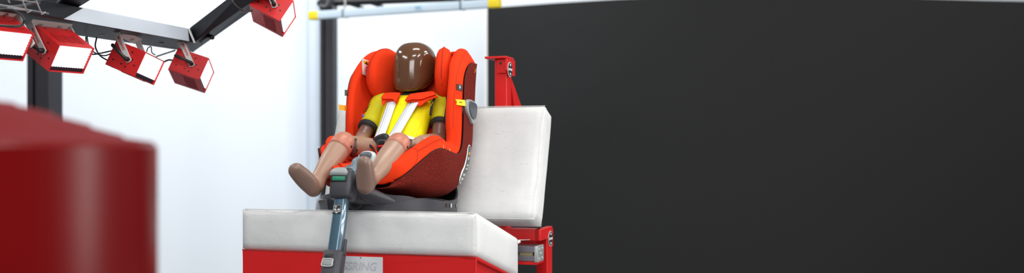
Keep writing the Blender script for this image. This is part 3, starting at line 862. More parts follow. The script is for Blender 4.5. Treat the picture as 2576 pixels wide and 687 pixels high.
def shell_at(fi, q, off):
    k = int(math.floor(fi)); f_ = fi-k
    return (shellpt(k, q)+shellnorm(k, q)*off).lerp(shellpt(k+1, q)+shellnorm(k+1, q)*off, f_)
LEFT_ = catmull([Vector((a_, b_, 0)) for a_, b_ in ((41.9, .19), (41.2, .29), (41.0, .39), (41.8, .48), (43.0, .56), (45, .625), (47, .68), (49, .715), (51, .74), (52.6, .75), (53.9, .71))], 40)
RIGHT_ = catmull([Vector((a_, b_, 0)) for a_, b_ in ((42.1, .18), (43.2, .18), (44.6, .21), (46, .26), (47.5, .33), (49, .38), (50.4, .42), (51.8, .45), (53, .50), (54.1, .58), (54.1, .69))], 40)
def leaf_patch(k0, k1, u0, u1, off, nc=5):
    V, F = [], []
    for k in range(k0, k1+1):
        for c in range(nc+1):
            p = LEFT_[k].lerp(RIGHT_[k], u0+(u1-u0)*c/nc); V.append(shell_at(p.x, p.y, off))
    for k in range(k1-k0):
        for c in range(nc): F.append((k*(nc+1)+c, k*(nc+1)+c+1, (k+1)*(nc+1)+c+1, (k+1)*(nc+1)+c))
    return V, F
stk = cs_.add('side_sticker', leaf_patch(0, 40, 0, 1, .0028), M_white, solid=.0008, parent=shell)
cs_.add('sticker_face', leaf_patch(3, 38, .13, .87, .0036), mat('sticker_dark_grey', (72, 78, 76), .4), solid=.0006, parent=shell)
for k0, k1, u0, u1 in ((5, 7, .2, .75), (7, 11, .2, .32), (9, 11, .3, .6), (12, 15, .25, .35), (12, 15, .5, .6), (13, 14, .25, .6), (18, 19, .3, .7), (19, 22, .6, .7), (21, 22, .3, .6), (26, 28, .3, .55)):
    cs_.add('sticker_symbol', leaf_patch(k0, k1, u0, u1, .0042, 2), M_ltgrey, solid=.0004, parent=shell)
cs_.add('sticker_symbol', leaf_patch(30, 32, .3, .6, .0042, 2), M_gold, solid=.0004, parent=shell)
# orange thread marks at the seam
for px, py in ((1115, 371), (1131, 379)):
    a_ = S(px, py-5, x=.215); b_ = S(px+1, py+3, x=.2185)
    cs_.add('thread_tack', tube([a_, b_], .0013, seg=6), M_gold, parent=shell)
# gold tick near the top of the side cover
for px, py in ((1192, 171), (1195, 176), (1193, 182)):
    q0_, q1_ = project_on_shell(px-1, py+1), project_on_shell(px+2, py-3)
    cs_.add('gold_embroidery', tube([shellpt(*q)+shellnorm(*q)*.002 for q in (q0_, q1_)], .0009, seg=6), M_gold, parent=shell)

# lever / belt guide on the right side
def sidepoly(px, x): return [S(a_, b_, x=x) for a_, b_ in px]
lev = cs_.add('belt_guide', prism(catmull_closed(sidepoly([(1176, 256), (1180, 250), (1190, 253), (1199, 262), (1201, 275), (1199, 295), (1196, 309), (1190, 311), (1186, 300), (1178, 284), (1175, 270)], .232), 40), (-.022, 0, 0)), M_greyp, bevel=.002)
cs_.add('guide_pad', prism(catmull_closed(sidepoly([(1183, 256), (1191, 257), (1200, 264), (1201, 280), (1198, 297), (1193, 300), (1187, 292), (1183, 276)], .236), 40), (-.012, 0, 0)), mat('dark_grey_pad', (74, 78, 86), .4), parent=lev, bevel=.0015)
# labels
pp, nn_ = liner_patch([(1150, 211), (1163, 214), (1163, 229), (1149, 226)], 1)
wlab = cs_.add('woven_label', prism([p-nn_*.003 for p in pp], nn_*.004), M_blackp, smooth=False, parent=liner)
c_ = sum(pp, Vector())/4+nn_*.0012
cs_.add('label_print', join(tube([c_+Vector((0, 0, .0055)), c_+Vector((0, 0, -.0055))], .0012, seg=6), ellipsoid(c_, (.0035, .002, .0030))), M_white, parent=liner)
pp, nn_ = liner_patch([(1145, 250), (1168, 252), (1170, 267), (1148, 264), (1149, 257)], 1)
cs_.add('yellow_tag', prism([p-nn_*.003 for p in pp], nn_*.006), M_tagy, smooth=False, parent=liner)
pq, _n = liner_patch([(1154, 257.5), (1160, 258), (1164, 261)], 1)
cs_.add('tag_print', tube([p+nn_*.0035 for p in pq], .0012, seg=6), M_blackp, parent=liner)
cs_.add('amber_tag', prism([S(852, 263, x=-.215), S(876, 266, x=-.195), S(876, 280, x=-.195), S(852, 276, x=-.215)], (0, .003, 0)), M_tago, smooth=False, parent=liner)
cs_.add('woven_label', prism([S(867, 226, x=-.203), S(874, 226, x=-.197), S(874, 241, x=-.197), S(867, 241, x=-.203)], (0, .003, 0)), M_blackp, smooth=False, parent=liner)
# airbag warning label inside the left wing
wl, nw = liner_patch([(911, 147), (934, 155), (934, 198), (913, 187)], -1, off=.003)
nw = nw*.001
WL = cs_.add('warning_label', prism([p-nw*2 for p in wl], nw*3), M_white, smooth=False)
def wlp(u, v, o=1.3): return wl[0].lerp(wl[1], u).lerp(wl[3].lerp(wl[2], u), v)+nw*o
cs_.add('label_banner', prism([wlp(.10, .08, .9), wlp(.98, .08, .9), wlp(.98, .30, .9), wlp(.10, .30, .9)], nw*.4), M_tago, parent=WL, smooth=False)
cs_.add('label_triangle', prism([wlp(.42, .10, 1.2), wlp(.60, .27, 1.2), wlp(.22, .27, 1.2)], nw*.3), M_blackp, parent=WL, smooth=False)
cs_.add('label_field', prism([wlp(.10, .33, .9), wlp(.98, .33, .9), wlp(.98, .88, .9), wlp(.10, .88, .9)], nw*.3), mat('pale_pink_print', (236, 205, 214), .6), parent=WL, smooth=False)
ringp = [wlp(.66+.36*math.cos(a_), .60+.22*math.sin(a_), 1.4) for a_ in [2*PI*k/24 for k in range(25)]]
cs_.add('prohibition_ring', join(tube(ringp, .0012, seg=6), tube([wlp(.42, .44, 1.4), wlp(.92, .76, 1.4)], .0011, seg=6)), M_printred, parent=WL)
cs_.add('label_figure', join(ellipsoid(wlp(.66, .52, 1.4), (.0016, .0012, .002)), tube([wlp(.66, .58, 1.4), wlp(.62, .70, 1.4)], .0013, seg=6)), M_blackp, parent=WL)

# left bump dark strap slot
cs_.add('side_strap', tube([on_liner(a_, b_, -1, 8, 36)[0] for a_, b_ in ((812, 350), (808, 360), (805.5, 372), (806, 384))], .0032, n=10, seg=8), mat('dark_brown_strap', (70, 40, 40), .8), parent=liner)

# ------------------------------------------------------------------ base with support leg
def base_z(t_): return -.180-.2487*t_+.001       # top of the seat cushion
NB = 72
def base_ring(k, zf, sc=1.0, inset=0):
    out = []
    for j in range(NB):
        a_ = 2*PI*j/NB
        ca, sa = math.cos(a_), math.sin(a_)
        x_ = math.copysign(abs(ca)**.55, ca)*(.200-inset); t_ = .262+math.copysign(abs(sa)**.6, sa)*(.262-inset)
        if sa < 0: x_ *= 1-.36*abs(sa)**1.6
        out.append(Vector((x_*sc, .262+(t_-.262)*sc, zf(t_, x_))))
    return out
def rim_z(t_, x_=0):
    pts = [(-.01, -.122), (.05, -.134), (.12, -.146), (.2, -.153), (.3, -.162), (.38, -.160), (.44, -.143), (.48, -.115), (.514, -.098)]
    if t_ <= pts[0][0]: return pts[0][1]
    for (a_, za), (b_, zb_) in zip(pts, pts[1:]):
        if t_ <= b_:
            u = (t_-a_)/(b_-a_); u = u*u*(3-2*u); return za+(zb_-za)*u
    return pts[-1][1]
low = base_ring(0, lambda t_, x_: base_z(t_), .97)
mid = base_ring(0, lambda t_, x_: base_z(t_)*.5+rim_z(t_)*.5, .985)
hi = base_ring(0, lambda t_, x_: rim_z(t_), 1.0)
hi2 = base_ring(0, lambda t_, x_: rim_z(t_)+.001, 1.0, .006)
inn = base_ring(0, lambda t_, x_: max(base_z(t_)+.012, rim_z(t_)-.05), .97, .012)
flo = base_ring(0, lambda t_, x_: base_z(t_)+.012, .5, .012)
bs = cs_.add('base', loft([low, mid, hi, hi2, inn, flo]), M_charc, autos=50)
bs['label'] = 'charcoal plastic base'
# styling line along the right flank and dark inner cradle below the bucket
def flank(t_, zoff, x_out=.001):
    best = min(hi, key=lambda p: abs(p.y-t_)+(0 if p.x > 0 else 9))
    return Vector((best.x*.992+x_out, best.y, zoff))
gl = []
for px, py in ((905, 500), (930, 512), (960, 518), (985, 517), (1005, 509), (1030, 501), (1060, 499), (1100, 501), (1140, 506), (1158, 502), (1166, 490)):
    x_ = .17
    for _ in range(6):
        q = S(px, py, x=x_); bst = min([p for p in hi if p.x > 0], key=lambda p: abs(p.y-q.y)); x_ = bst.x*.990
    gl.append(S(px, py, x=x_)+Vector((.0015, -.0005, 0)))
cs_.add('styling_groove', tube(gl, .0011, seg=6, n=40), M_blackp, parent=bs)
cs_.add('recline_carriage', join(tube([(-.10, .08, -.170), (-.09, .2, -.185), (-.09, .38, -.18)], .018, n=10), tube([(.10, .08, -.170), (.09, .2, -.185), (.09, .38, -.18)], .018, n=10), tube([(0, .02, -.145), (0, .2, -.19), (0, .40, -.19)], .04, n=10)), M_blackp)
# rating marks on the rear flank of the base
for px, w_, m_ in ((1122, .006, mat('dark_maroon_mark', (60, 20, 26), .5)), (1132, .010, M_ltgrey), (1146, .012, mat('mid_grey_mark', (110, 112, 118), .5)), (1156, .004, M_ltgrey)):
    x_ = .17
    for _ in range(6):
        q = S(px, 517, x=x_); bst = min([p for p in hi if p.x > 0], key=lambda p: abs(p.y-q.y)); x_ = bst.x*.986
    cs_.add('rating_mark', disc(S(px, 517, x=x_)+Vector((.004, -.001, 0)), (.97, .1, 0), .008, .0012, seg=10, sx=.6*w_/.006), m_, parent=bs, smooth=False)
# front left foot of the base
cs_.add('base_foot', loft([[Vector(p) for p in ((-.19, .11, -.150), (-.13, .0, -.150), (-.12, .0, base_z(.0)), (-.20, .11, base_z(.11)))], [Vector(p) for p in ((-.17, .20, -.150), (-.10, .10, -.145), (-.10, .10, base_z(.10)), (-.17, .20, base_z(.20)))]]), mat('slate_plastic', (120, 124, 130), .4), bevel=.006, parent=bs)

# neck from base to the leg housing
def rrect(cx_, t_, z_, w_, d_, h_=None, n=24, e=.45, tiltv=0):
    out = []
    for j in range(n):
        a_ = 2*PI*j/n; ca, sa = math.cos(a_), math.sin(a_)
        out.append(Vector((cx_+math.copysign(abs(ca)**e, ca)*w_/2, t_+math.copysign(abs(sa)**e, sa)*d_/2, z_)))
    return out
# support leg axis
LA = Vector((0, -.087, -.135)); LB = Vector((0, -.140, -.304)); LDIR = (LB-LA).normalized()
LN = Vector((1, 0, 0)).cross(LDIR).normalized()            # points roughly forward/back
if LN.y > 0: LN = -LN
def legring(s_, w_, d_, n=32, e=.5, off=0.0, xo=0.0):
    c = LA+LDIR*s_+LN*off; out = []
    for j in range(n):
        a_ = 2*PI*j/n; ca, sa = math.cos(a_), math.sin(a_)
        out.append(c+Vector((xo+math.copysign(abs(ca)**e, ca)*w_/2, 0, 0))+LN*(math.copysign(abs(sa)**e, sa)*d_/2))
    return out
block = cs_.add('leg_housing', loft([legring(.008, .070, .046), legring(-.002, .078, .055), legring(-.03, .081, .060), legring(-.06, .078, .062), legring(-.078, .074, .060), legring(-.086, .062, .050)]), M_charc)
cs_.add('housing_neck', loft([[Vector((x_, -.075, z_)) for x_, z_ in ((-.036, -.135), (.036, -.135), (.038, -.07), (-.036, -.055))],
     [Vector((x_, -.03, z_)) for x_, z_ in ((-.06, -.155), (.075, -.16), (.07, -.085), (-.05, -.07))],
     [Vector((x_, .05, z_)) for x_, z_ in ((-.13, -.18), (.145, -.185), (.140, -.130), (-.12, -.13))],
     [Vector((x_, .14, z_)) for x_, z_ in ((-.16, -.20), (.17, -.20), (.168, -.150), (-.16, -.150))]]), M_charc, subsurf=3, parent=block)
# release cap and green indicator on the housing front
def legfront(sx_, s_, off): return LA+LDIR*s_+LN*off+Vector((sx_, 0, 0))
cap = cs_.add('release_cap', loft([legring(-.061, .060, .016, off=.028, xo=-.009, e=.7), legring(-.074, .063, .028, off=.022, xo=-.009, e=.7), legring(-.083, .058, .038, off=.012, xo=-.009, e=.75), legring(-.089, .044, .032, off=.006, xo=-.009, e=.8)]), M_greyp, parent=block)
cs_.add('indicator_recess', box(legfront(-.006, -.052, .0295), (.054, .006, .024), axes((1, 0, 0), LN, LDIR)), M_blackp, bevel=.003, parent=block)
cs_.add('green_window', box(legfront(-.006, -.051, .0315), (.043, .005, .015), axes((1, 0, 0), LN, LDIR)), M_green, bevel=.003, parent=block)
# leg tube, oval with a ridge on the right
leg = cs_.add('support_leg', loft([legring(-.01, .044, .034, e=.6), legring(.26, .044, .034, e=.6)]), M_tube, autos=50)
cs_.add('leg_ridge', loft([legring(.0, .012, .014, off=.013, xo=.019, e=.9), legring(.20, .012, .014, off=.013, xo=.019, e=.9)]), mat('polished_edge_steel', (170, 190, 205), .2, metal=.8), parent=leg)
Lx = axes((1, 0, 0), LN, LDIR)
lab = cs_.add('pictogram_label', box(legfront(-.004, .042, .0175), (.028, .0015, .030), Lx), M_blackp, smooth=False, parent=leg)
def lb(dx, ds, w_, h_): return box(legfront(-.004+dx, .042+ds, .0186), (w_, .0008, h_), Lx)
cs_.add('pictogram', join(lb(0, -.0125, .024, .0008), lb(0, .0085, .024, .0008), lb(-.012, -.002, .0008, .021), lb(.012, -.002, .0008, .021),
        lb(-.0075, -.008, .002, .006), lb(-.0055, -.006, .005, .002), lb(-.003, -.0085, .0015, .004), lb(-.0065, .001, .0055, .006), lb(-.003, .004, .003, .004),
        lb(.001, .001, .003, .001), lb(.006, .001, .007, .005), lb(.006, .006, .008, .0012)), M_ltgrey, smooth=False, parent=leg)
cs_.add('pictogram_arrow', prism([legfront(-.004-.005, .0505, .0188), legfront(-.004+.005, .0505, .0188), legfront(-.004, .0562, .0188)], LN*.0005), M_ltgrey, smooth=False, parent=leg)
slv = cs_.add('lower_sleeve', loft([legring(.168, .056, .044), legring(.172, .062, .050), legring(.30, .062, .050), legring(.31, .056, .044)]), M_charc, autos=50)
cs_.add('sleeve_rib', box(LA+LDIR*.155+Vector((.030, 0, 0))+LN*.0, (.006, .012, .05), Lx), M_charc, bevel=.002, parent=slv)
bt = cs_.add('release_button', loft([[legfront(x_, s_, .0245) for x_, s_ in ((-.024, .196), (.012, .196), (.011, .218), (-.023, .218))], [legfront(x_, s_, .030) for x_, s_ in ((-.022, .198), (.010, .198), (.009, .216), (-.021, .216))]]), M_greyp, bevel=.004, parent=slv)
cs_.add('button_rim', tube([legfront(x_, s_, .030) for x_, s_ in ((-.021, .197), (.009, .197), (.011, .207), (.009, .218), (-.021, .218), (-.023, .207), (-.021, .197))], .0016, seg=8, n=40), M_ltgrey, parent=slv)
cs_.add('button_recess', box(legfront(-.004, .190, .0235), (.030, .006, .018), Lx), M_blackp, bevel=.004, parent=slv)
cs_.add('inner_leg', loft([legring(.30, .040, .030, e=.6), legring(.735, .040, .030, e=.6)]), M_tube, autos=50)
fz = LA+LDIR*.75
cs_.add('leg_foot', box((0, fz.y, -.885), (.10, .08, .028)), M_charc, bevel=.006)

# rotation handle at the seat nose
hnd = cs_.add('rotation_handle', pillow([S(a_, b_, t=-.055) for a_, b_ in ((903, 398), (905, 388), (915, 381), (930, 380), (943, 386), (944, 398), (936, 412), (915, 420), (903, 412))], (0, 1, .15), .036, p=3), M_ltgrey)
cs_.add('handle_grip', pillow([S(a_, b_, t=-.076) for a_, b_ in ((904, 393), (908, 385), (920, 382), (933, 384), (935, 391), (927, 402), (912, 404))], (0, 1, .15), .014), mat('dark_handle_grip', (84, 92, 98), .3), parent=hnd)
cs_.add('handle_neck', tube([S(902, 412, t=-.05), S(895, 428, t=-.06), S(884, 436, t=-.07)], [.022, .02, .018], n=8), mat('slate_blue_plastic', (112, 132, 142), .35), parent=hnd)
cs_.add('nose_cap', pillow([S(a_, b_, t=-.035) for a_, b_ in ((868, 420), (880, 414), (905, 413), (915, 425), (905, 440), (880, 440))], (0, 1, .2), .04), mat('mid_grey_plastic', (98, 98, 104), .45))

# ================================================================== CRASH TEST DUMMY
dm = Frame('crash_test_dummy', (0, .25, -.02), True, 'brown child crash test dummy in a yellow shirt sitting in the orange seat', 'dummy')
B = lambda px, py, x=None, t=None: S(px, py, x=x, t=t)
kneeR = B(862, 362, x=-.09); kneeL = B(1002, 364, x=.09)
ankR = B(803, 446, x=-.118); ankL = B(938, 446, x=.068)
hipR = Vector((-.055, .31, .000)); hipL = Vector((.055, .31, .000))
geos = []
# torso core and pelvis
geos += [tube([(0, .345, .0), (0, .375, .05), (0, .425, .12), (0, .455, .175)], [.072, .070, .076, .060], flat=.70, up=(0, 1, 0), n=12, seg=20),
         ellipsoid((0, .33, .00), (.085, .065, .05))]
# legs
for hip, knee, ank in ((hipR, kneeR, ankR), (hipL, kneeL, ankL)):
    k2 = knee+(hip-knee).normalized()*.02
    geos.append(tube([hip, hip.lerp(knee, .5), k2], [.046, .040, .0325], n=8, seg=20))
    geos.append(tube([knee+(knee-ank).normalized()*.006, knee.lerp(ank, .25), knee.lerp(ank, .6), ank, ank+(ank-knee)*.10], [.0368, .0368, .0338, .0238, .0235], n=12, seg=24))
# feet: heel to toe, flattened towards the sole
def foot(heel, mid, toe, solen, w=.029):
    pts = catmull([heel, mid, toe], 10); rings = []
    d = (toe-heel).normalized(); nrm = (Vector(solen)-d*Vector(solen).dot(d)).normalized(); sd = d.cross(nrm).normalized()
    L_ = len(pts)
    for i, p in enumerate(pts):
        u = i/(L_-1); hw = w*(.88+.12*math.sin(PI*u)); th = .030*(1-u)+.0195*u
        rings.append([p+sd*(hw*math.copysign(abs(math.cos(a_))**.9, math.cos(a_)))+nrm*(th*math.copysign(abs(math.sin(a_))**.8, math.sin(a_))) for a_ in [2*PI*j/20 for j in range(20)]])
    def cp(ring, dirv, n_):
        c = sum(ring, Vector())/len(ring); out = []
        for k in range(1, n_+1):
            an = k/(n_+.4)*PI/2; out.append([c+(q-c)*math.cos(an)+dirv*(hw0*math.sin(an)) for q in ring])
        return out
    hw0 = w*.9
    rr = cp(rings[0], -d, 4)[::-1]+rings+cp(rings[-1], d, 4)
    return loft(rr)
heR, toR = B(789, 474, x=-.120), B(749, 432, x=-.150)
toR = B(746, 430, x=-.155)
geos.append(foot(heR, heR.lerp(toR, .5), toR, (.35, -.75, -.45)))
heL, toL = B(921, 468, x=.052), B(917, 420, x=.042)
heL = B(921, 467, t=-.092); toL = B(917.5, 413, t=-.120)
geos.append(foot(heL, heL.lerp(toL, .5), toL, (-.28, -.95, -.25), w=.029))
geos.append(tube([ankL, heL+Vector((0, .016, .012))], [.0245, .024], seg=18))
geos.append(tube([ankR, heR+Vector((.004, .012, .006))], [.0245, .024], seg=18))
# arms
shL = B(1113, 264, x=.116); elL = B(1103, 352, x=.136); wrL = B(1058, 353, x=.120)
shR = B(958, 264, x=-.112); elR = B(912, 345, x=-.128); wrR = B(905, 366, x=-.115)
for sh, el, wr in ((shL, elL, wrL), (shR, elR, wrR)):
    geos.append(tube([Vector((sh.x*.45, sh.y+.01, sh.z-.002)), sh, sh.lerp(el, .5), el], [.034, .031, .027, .025], n=12, seg=18))
    geos.append(tube([el, el.lerp(wr, .5), wr], [.025, .022, .017], n=8, seg=18))
# hands: palm, four curled fingers, thumb
def hand(wr, fwd, side, up_):
    fwd = Vector(fwd).normalized(); side = Vector(side); side = (side-fwd*side.dot(fwd)).normalized(); up_ = fwd.cross(side)*(1 if fwd.cross(side).dot(Vector(up_)) > 0 else -1)
    out = [ellipsoid(wr+fwd*.020, (.025, .0195, .0155), axes(fwd, side, up_))]
    for k, (o_, ln) in enumerate(((-.0150, .017), (-.0052, .020), (.0048, .019), (.0140, .015))):
        b0_ = wr+fwd*.032+side*o_+up_*.003
        out.append(tube([b0_, b0_+fwd*ln*.62+up_*.0005, b0_+fwd*ln*.85-up_*.010, b0_+fwd*ln*.35-up_*.016], [.0062, .0058, .0054, .0048], n=10, seg=10))
    tb_ = wr+fwd*.012-side*.016
    out.append(tube([tb_, tb_+fwd*.012-side*.009-up_*.004, tb_+fwd*.026-side*.006-up_*.009], [.0068, .0062, .0055], n=8, seg=10))
    return out
hL = hand(wrL, B(1024, 373, x=.118)-wrL, (-.9, .3, .2), (0, -.3, 1))
hR = hand(wrR, (0.02, -1, -.10), (.9, .2, .2), (0, 0, 1))
# neck
geos.append(tube([(0, .455, .165), (0, .470, .195)], [.034, .031], seg=20))
dm.add('neck', tube([(0, .465, .175), (0, .480, .225), (0, .500, .26)], [.038, .036, .036], seg=24), M_blackp)
body = dm.add('body', join(*geos, *hL, *hR), M_body, remesh=.0026, smit=5)
body['label'] = 'brown vinyl body with bare legs and feet'
# head
def head():
    rings = []; seg = 40
    prof = [  # z, half width, t front, t back, exponent
     (.216, .018, .412, .440), (.2185, .032, .406, .458), (.224, .044, .4025, .478), (.234, .055, .4000, .502), (.248, .062, .3985, .530),
     (.265, .0665, .3985, .560), (.285, .0685, .3990, .585), (.305, .0695, .4000, .590), (.325, .0695, .4025, .590), (.345, .0675, .4075, .585),
     (.362, .0635, .416, .577), (.376, .056, .428, .563), (.387, .045, .443, .545), (.394, .031, .460, .525), (.3975, .014, .480, .505)]
    for z_, hw, t0, t1 in prof:
        tc, ht = (t0+t1)/2, (t1-t0)/2
        rings.append([Vector((hw*math.copysign(abs(math.cos(a_))**.82, math.cos(a_)), tc+ht*math.copysign(abs(math.sin(a_))**.82, math.sin(a_)), z_)) for a_ in [2*PI*j/seg for j in range(seg)]])
    return loft(rings)
hd = dm.add('head', head(), M_head, subsurf=2)
hd['label'] = 'glossy smooth dark brown faceless head'
dm.add('head_seam', tube([B(1086, 181, t=.505), B(1094, 182, t=.53)], .0012, seg=6), mat('pale_line', (200, 190, 170), .5), parent=hd)
dm.add('neck_ring', lathe((0, .474, .199), [(.036, 0), (.040, .004), (.040, .010), (.034, .014), (.030, .02)], 32), M_blackp)
# shirt: torso and two sleeves
def ering(c, rx, ry, d, fr, n=32, e=.85):
    d = Vector(d).normalized(); fr = Vector(fr); fr = (fr-d*fr.dot(d)).normalized(); sd = Vector((1, 0, 0))
    return [Vector(c)+sd*(rx*math.copysign(abs(math.cos(a_))**e, math.cos(a_)))+fr*(ry*math.copysign(abs(math.sin(a_))**e, math.sin(a_))) for a_ in [2*PI*j/n for j in range(n)]]
ax = [(.315, -.012, .082, .054), (.335, .02, .090, .056), (.355, .05, .090, .056), (.385, .09, .089, .055), (.412, .13, .091, .053), (.435, .160, .092, .050), (.450, .172, .084, .043), (.460, .180, .066, .036), (.466, .186, .050, .031)]
rings = []
for i, (t_, z_, rx, ry) in enumerate(ax):
    a_ = ax[max(i-1, 0)]; b_ = ax[min(i+1, len(ax)-1)]
    rings.append(ering((0, t_, z_), rx, ry, (0, b_[0]-a_[0], b_[1]-a_[1]), (0, -1, .5)))
sh = dm.add('shirt', loft(rings), M_yellow, subsurf=1)
sh['label'] = 'bright yellow shirt body'
for sgn, s_, el in ((1, shL, elL), (-1, shR, elR)):
    e_ = s_.lerp(el, .50 if sgn > 0 else .66)
    inner = Vector((s_.x*.72, s_.y+.004, s_.z+.002))
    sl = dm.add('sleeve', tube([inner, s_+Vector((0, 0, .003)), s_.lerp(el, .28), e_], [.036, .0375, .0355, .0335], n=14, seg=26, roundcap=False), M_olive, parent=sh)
    dn_ = (el-s_).normalized()
    dm.add('cuff', tube([e_+dn_*.002, e_+dn_*.008, e_+dn_*.019], [.0350, .0352, .0335], seg=28, roundcap=False), M_cuff, parent=sl)
    # black stripe along the outer rear of the sleeve and black seam at the shoulder
    lat = Vector((.75*sgn, -.45 if sgn > 0 else -.2, 0)); lat = (lat-dn_*lat.dot(dn_)).normalized()
    if sgn > 0:
        lat = Vector((.72, -.66, .1)); lat = (lat-dn_*lat.dot(dn_)).normalized()
        dm.add('sleeve_stripe', ribbon([s_+lat*.033+Vector((0, 0, .012)), s_.lerp(el, .2)+lat*.0365, s_.lerp(el, .38)+lat*.0355, e_+lat*.034], .013, .004, dn_.cross(lat)), M_trim, parent=sl)
        dm.add('shoulder_seam', ribbon([B(1093, 248, t=.400), B(1087, 262, t=.385), B(1085, 276, t=.375), B(1083, 290, t=.365)], .008, .004, (1, 0, 0)), M_trim, parent=sl)
    else:
        n_ = Vector((-.35, -.93, 0)); n_ = (n_-dn_*n_.dot(dn_)).normalized()
        dm.add('sleeve_patch', ellipsoid(s_.lerp(el, .56)+n_*.0325+Vector((-.006, 0, 0)), (.006, .003, .009)), mat('violet_print', (120, 90, 160), .6), parent=sl)
        for k in range(6):
            p = s_.lerp(el, .08+.065*k)+n_*.0345+Vector((-.007, .002, 0))
            dm.add('sleeve_print', box(p, (.007, .003, .0028), Matrix.Rotation(.4+k*.5, 3, 'Y')), M_trim, parent=sl, smooth=False)
dm.add('collar', tube([Vector((.047*math.cos(a_), .460+.034*math.sin(a_), .1935-.014*math.sin(a_))) for a_ in [2*PI*k/24 for k in range(25)]], .0055, seg=8), M_trim, parent=sh)
dm.add('chest_seam', tube([B(1090, 256, t=.372), B(1062, 302, t=.345), B(1046, 345, t=.29)], .0008, seg=6, n=12), mat('yellow_seam', (205, 190, 10), .6), parent=sh)
# knee caps
for knee, hip, ank, sgn in ((kneeR, hipR, ankR, -1), (kneeL, hipL, ankL, 1)):
    dn_ = (ank-knee).normalized()
    kc = dm.add('knee_cap', tube([knee-dn_*.003, knee+dn_*.004, knee+dn_*.014, knee+dn_*.027], [.0380, .0384, .0387, .0385], seg=40, roundcap='start'), M_knee)
    kc['label'] = 'salmon pink knee cap'
    for off in (Vector((.0365, -.006, -.004)),):
        dm.add('screw_hole', disc(knee+off+dn_*.008, (1, -.25, 0), .0042, .002, seg=12), M_blackp, parent=kc, smooth=False)
    j = dm.add('knee_joint', tube([knee+Vector((.016, .026, -.012)), knee+Vector((.034, .034, -.012))], [.031, .030], seg=24, roundcap=False), mat('dark_brown_joint', (72, 52, 46), .45))
    dm.add('joint_bolt', disc(knee+Vector((.0345, .030, -.020)), (1, -.2, 0), .0065, .002, seg=14), M_blackp, parent=j, smooth=False)

# ------------------------------------------------------------------ harness (part of the child seat)
hs = []
s1 = [B(988, 243, t=.400), B(984, 262, t=.368), B(971, 300, t=.325), B(957, 338, t=.276), B(947, 356, t=.250)]
s2 = [B(1052, 244, t=.395), B(1037, 264, t=.365), B(1014, 302, t=.320), B(994, 336, t=.270), B(980, 356, t=.246)]
for pts, w_ in ((s1, .039), (s2, .044)):
    st = cs_.add('harness_strap', ribbon(pts, w_, .0022, Vector((1, -.15, .12)), n=30), M_web)
    P2 = catmull(pts, 30)
    for o_ in (-.36, -.12, .12, .36):
        off = Vector((1, -.15, .12)).normalized()*(w_*o_)+Vector((0, -.0016, .0006))
        cs_.add('strap_rib', tube([p+off for p in P2], .0013, seg=6), M_webr, parent=st)
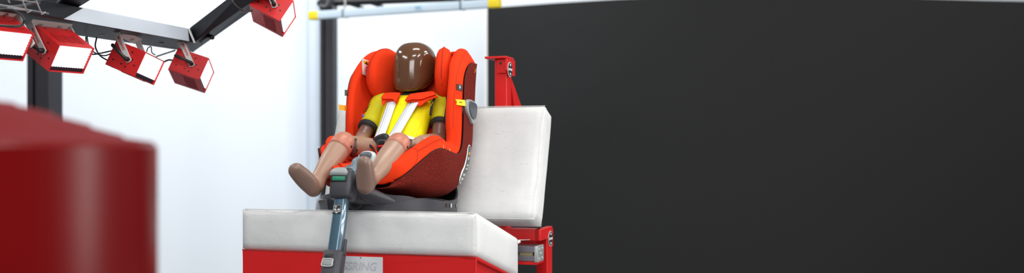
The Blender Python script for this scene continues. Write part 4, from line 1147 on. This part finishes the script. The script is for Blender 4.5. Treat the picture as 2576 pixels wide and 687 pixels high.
# shoulder pads
def pad(pts, w_, th):
    Pn = catmull(pts, 16); rings = []
    for i, p in enumerate(Pn):
        d = (Pn[min(i+1, 16)]-Pn[max(i-1, 0)]).normalized(); sd = Vector((1, -.15, .12)); sd = (sd-d*sd.dot(d)).normalized(); nn_ = sd.cross(d)
        k = 1 if 0 < i < 16 else .86
        rings.append([p+sd*(w_/2*k*math.copysign(abs(math.cos(a_))**.5, math.cos(a_)))+nn_*(th/2*k*math.copysign(abs(math.sin(a_))**.7, math.sin(a_))) for a_ in [2*PI*j/24 for j in range(24)]])
    return loft(rings)
def padpoly(px): return [B(a_, b_, t=.362+(262-b_)*.0022) for a_, b_ in px]
def pad_layers(layers, nrm=(0, -1, .55)):
    nrm = Vector(nrm).normalized()
    return [prism([p+nrm*o for p in catmull_closed(padpoly(px), 48)], nrm*th) for px, o, th in layers]
for lay in (
    ([([(962, 251), (967, 244), (973, 239.5), (990, 238), (1007, 238.5), (1010, 241), (1004, 251), (999, 260), (996, 261), (992, 255), (978, 254), (966, 254)], .008, .007),
      ([(962, 254), (970, 248), (990, 246), (1004, 247), (1000, 259), (998, 261), (990, 256), (972, 257), (966, 266), (963, 264)], .000, .007)]),
    ([([(1022, 257), (1027, 249), (1036, 242), (1052, 239), (1070, 237), (1085, 235), (1094, 236), (1099, 242), (1093, 245), (1080, 249), (1062, 255), (1040, 255.5), (1024, 259)], .008, .007),
      ([(1024, 259), (1036, 250), (1060, 245), (1084, 239), (1100, 243), (1102, 246), (1092, 249), (1076, 255), (1062, 266), (1053, 268), (1051, 265), (1054, 259), (1040, 258)], .000, .007)])):
    g_ = pad_layers(lay)
    p_ = cs_.add('shoulder_pad', g_[0], M_orange, bevel=.0028, bseg=4, autos=60)
    cs_.add('pad_underside', g_[1], M_orange, bevel=.0028, bseg=4, autos=60, parent=p_)
# buckle
bk = cs_.add('buckle', pillow([B(a_, b_, t=.238) for a_, b_ in ((938, 352), (946, 344), (958, 338), (972, 336), (980, 346), (978, 366), (966, 382), (952, 384), (944, 374), (934, 362))], (0, 1, -.5), .022, p=3), M_blackp)
cs_.add('buckle_face', pillow([B(a_, b_, t=.224) for a_, b_ in ((948, 360), (953, 352), (964, 350), (972, 354), (970, 372), (962, 382), (950, 380))], (0, 1, -.5), .010, p=3), mat('dark_grey_buckle', (52, 52, 58), .35), parent=bk)
cs_.add('buckle_slot', pillow([B(a_, b_, t=.216) for a_, b_ in ((952, 358), (957, 354), (968, 354), (968, 363), (953, 365))], (0, 1, -.5), .006, p=3), M_blackp, parent=bk)
cs_.add('release_press', pillow([B(a_, b_, t=.216) for a_, b_ in ((951, 366), (966, 365), (966, 369), (951, 371))], (0, 1, -.5), .006, p=3), mat('red_button', (200, 30, 40), .4), parent=bk)
cs_.add('crotch_pad', pillow([B(a_, b_, t=.20) for a_, b_ in ((932, 366), (942, 368), (950, 384), (952, 402), (938, 402), (928, 384))], (0, 1, -.4), .016), M_orange)
cs_.add('crotch_pad_edge', tube([B(931, 366, t=.19), B(938, 372, t=.188), B(942, 382, t=.186), B(945, 394, t=.186)], .0042, n=8, seg=8), M_trim)
# hip pieces: white lap webs and orange buckle pads
cs_.add('lap_strap', ribbon([B(1000, 345, t=.262), B(1022, 350, t=.262), B(1042, 356, t=.262)], .026, .003, Vector((0, .3, 1))), M_web)
cs_.add('lap_strap', ribbon([B(940, 356, t=.27), B(928, 360, t=.27), B(914, 366, t=.27)], .018, .003, Vector((0, .3, 1))), M_web)
cs_.add('hip_pad', pillow([B(a_, b_, t=.255) for a_, b_ in ((905, 357), (918, 350), (932, 347), (934, 354), (924, 362), (912, 366))], (0, 1, -.5), .014), M_orange)
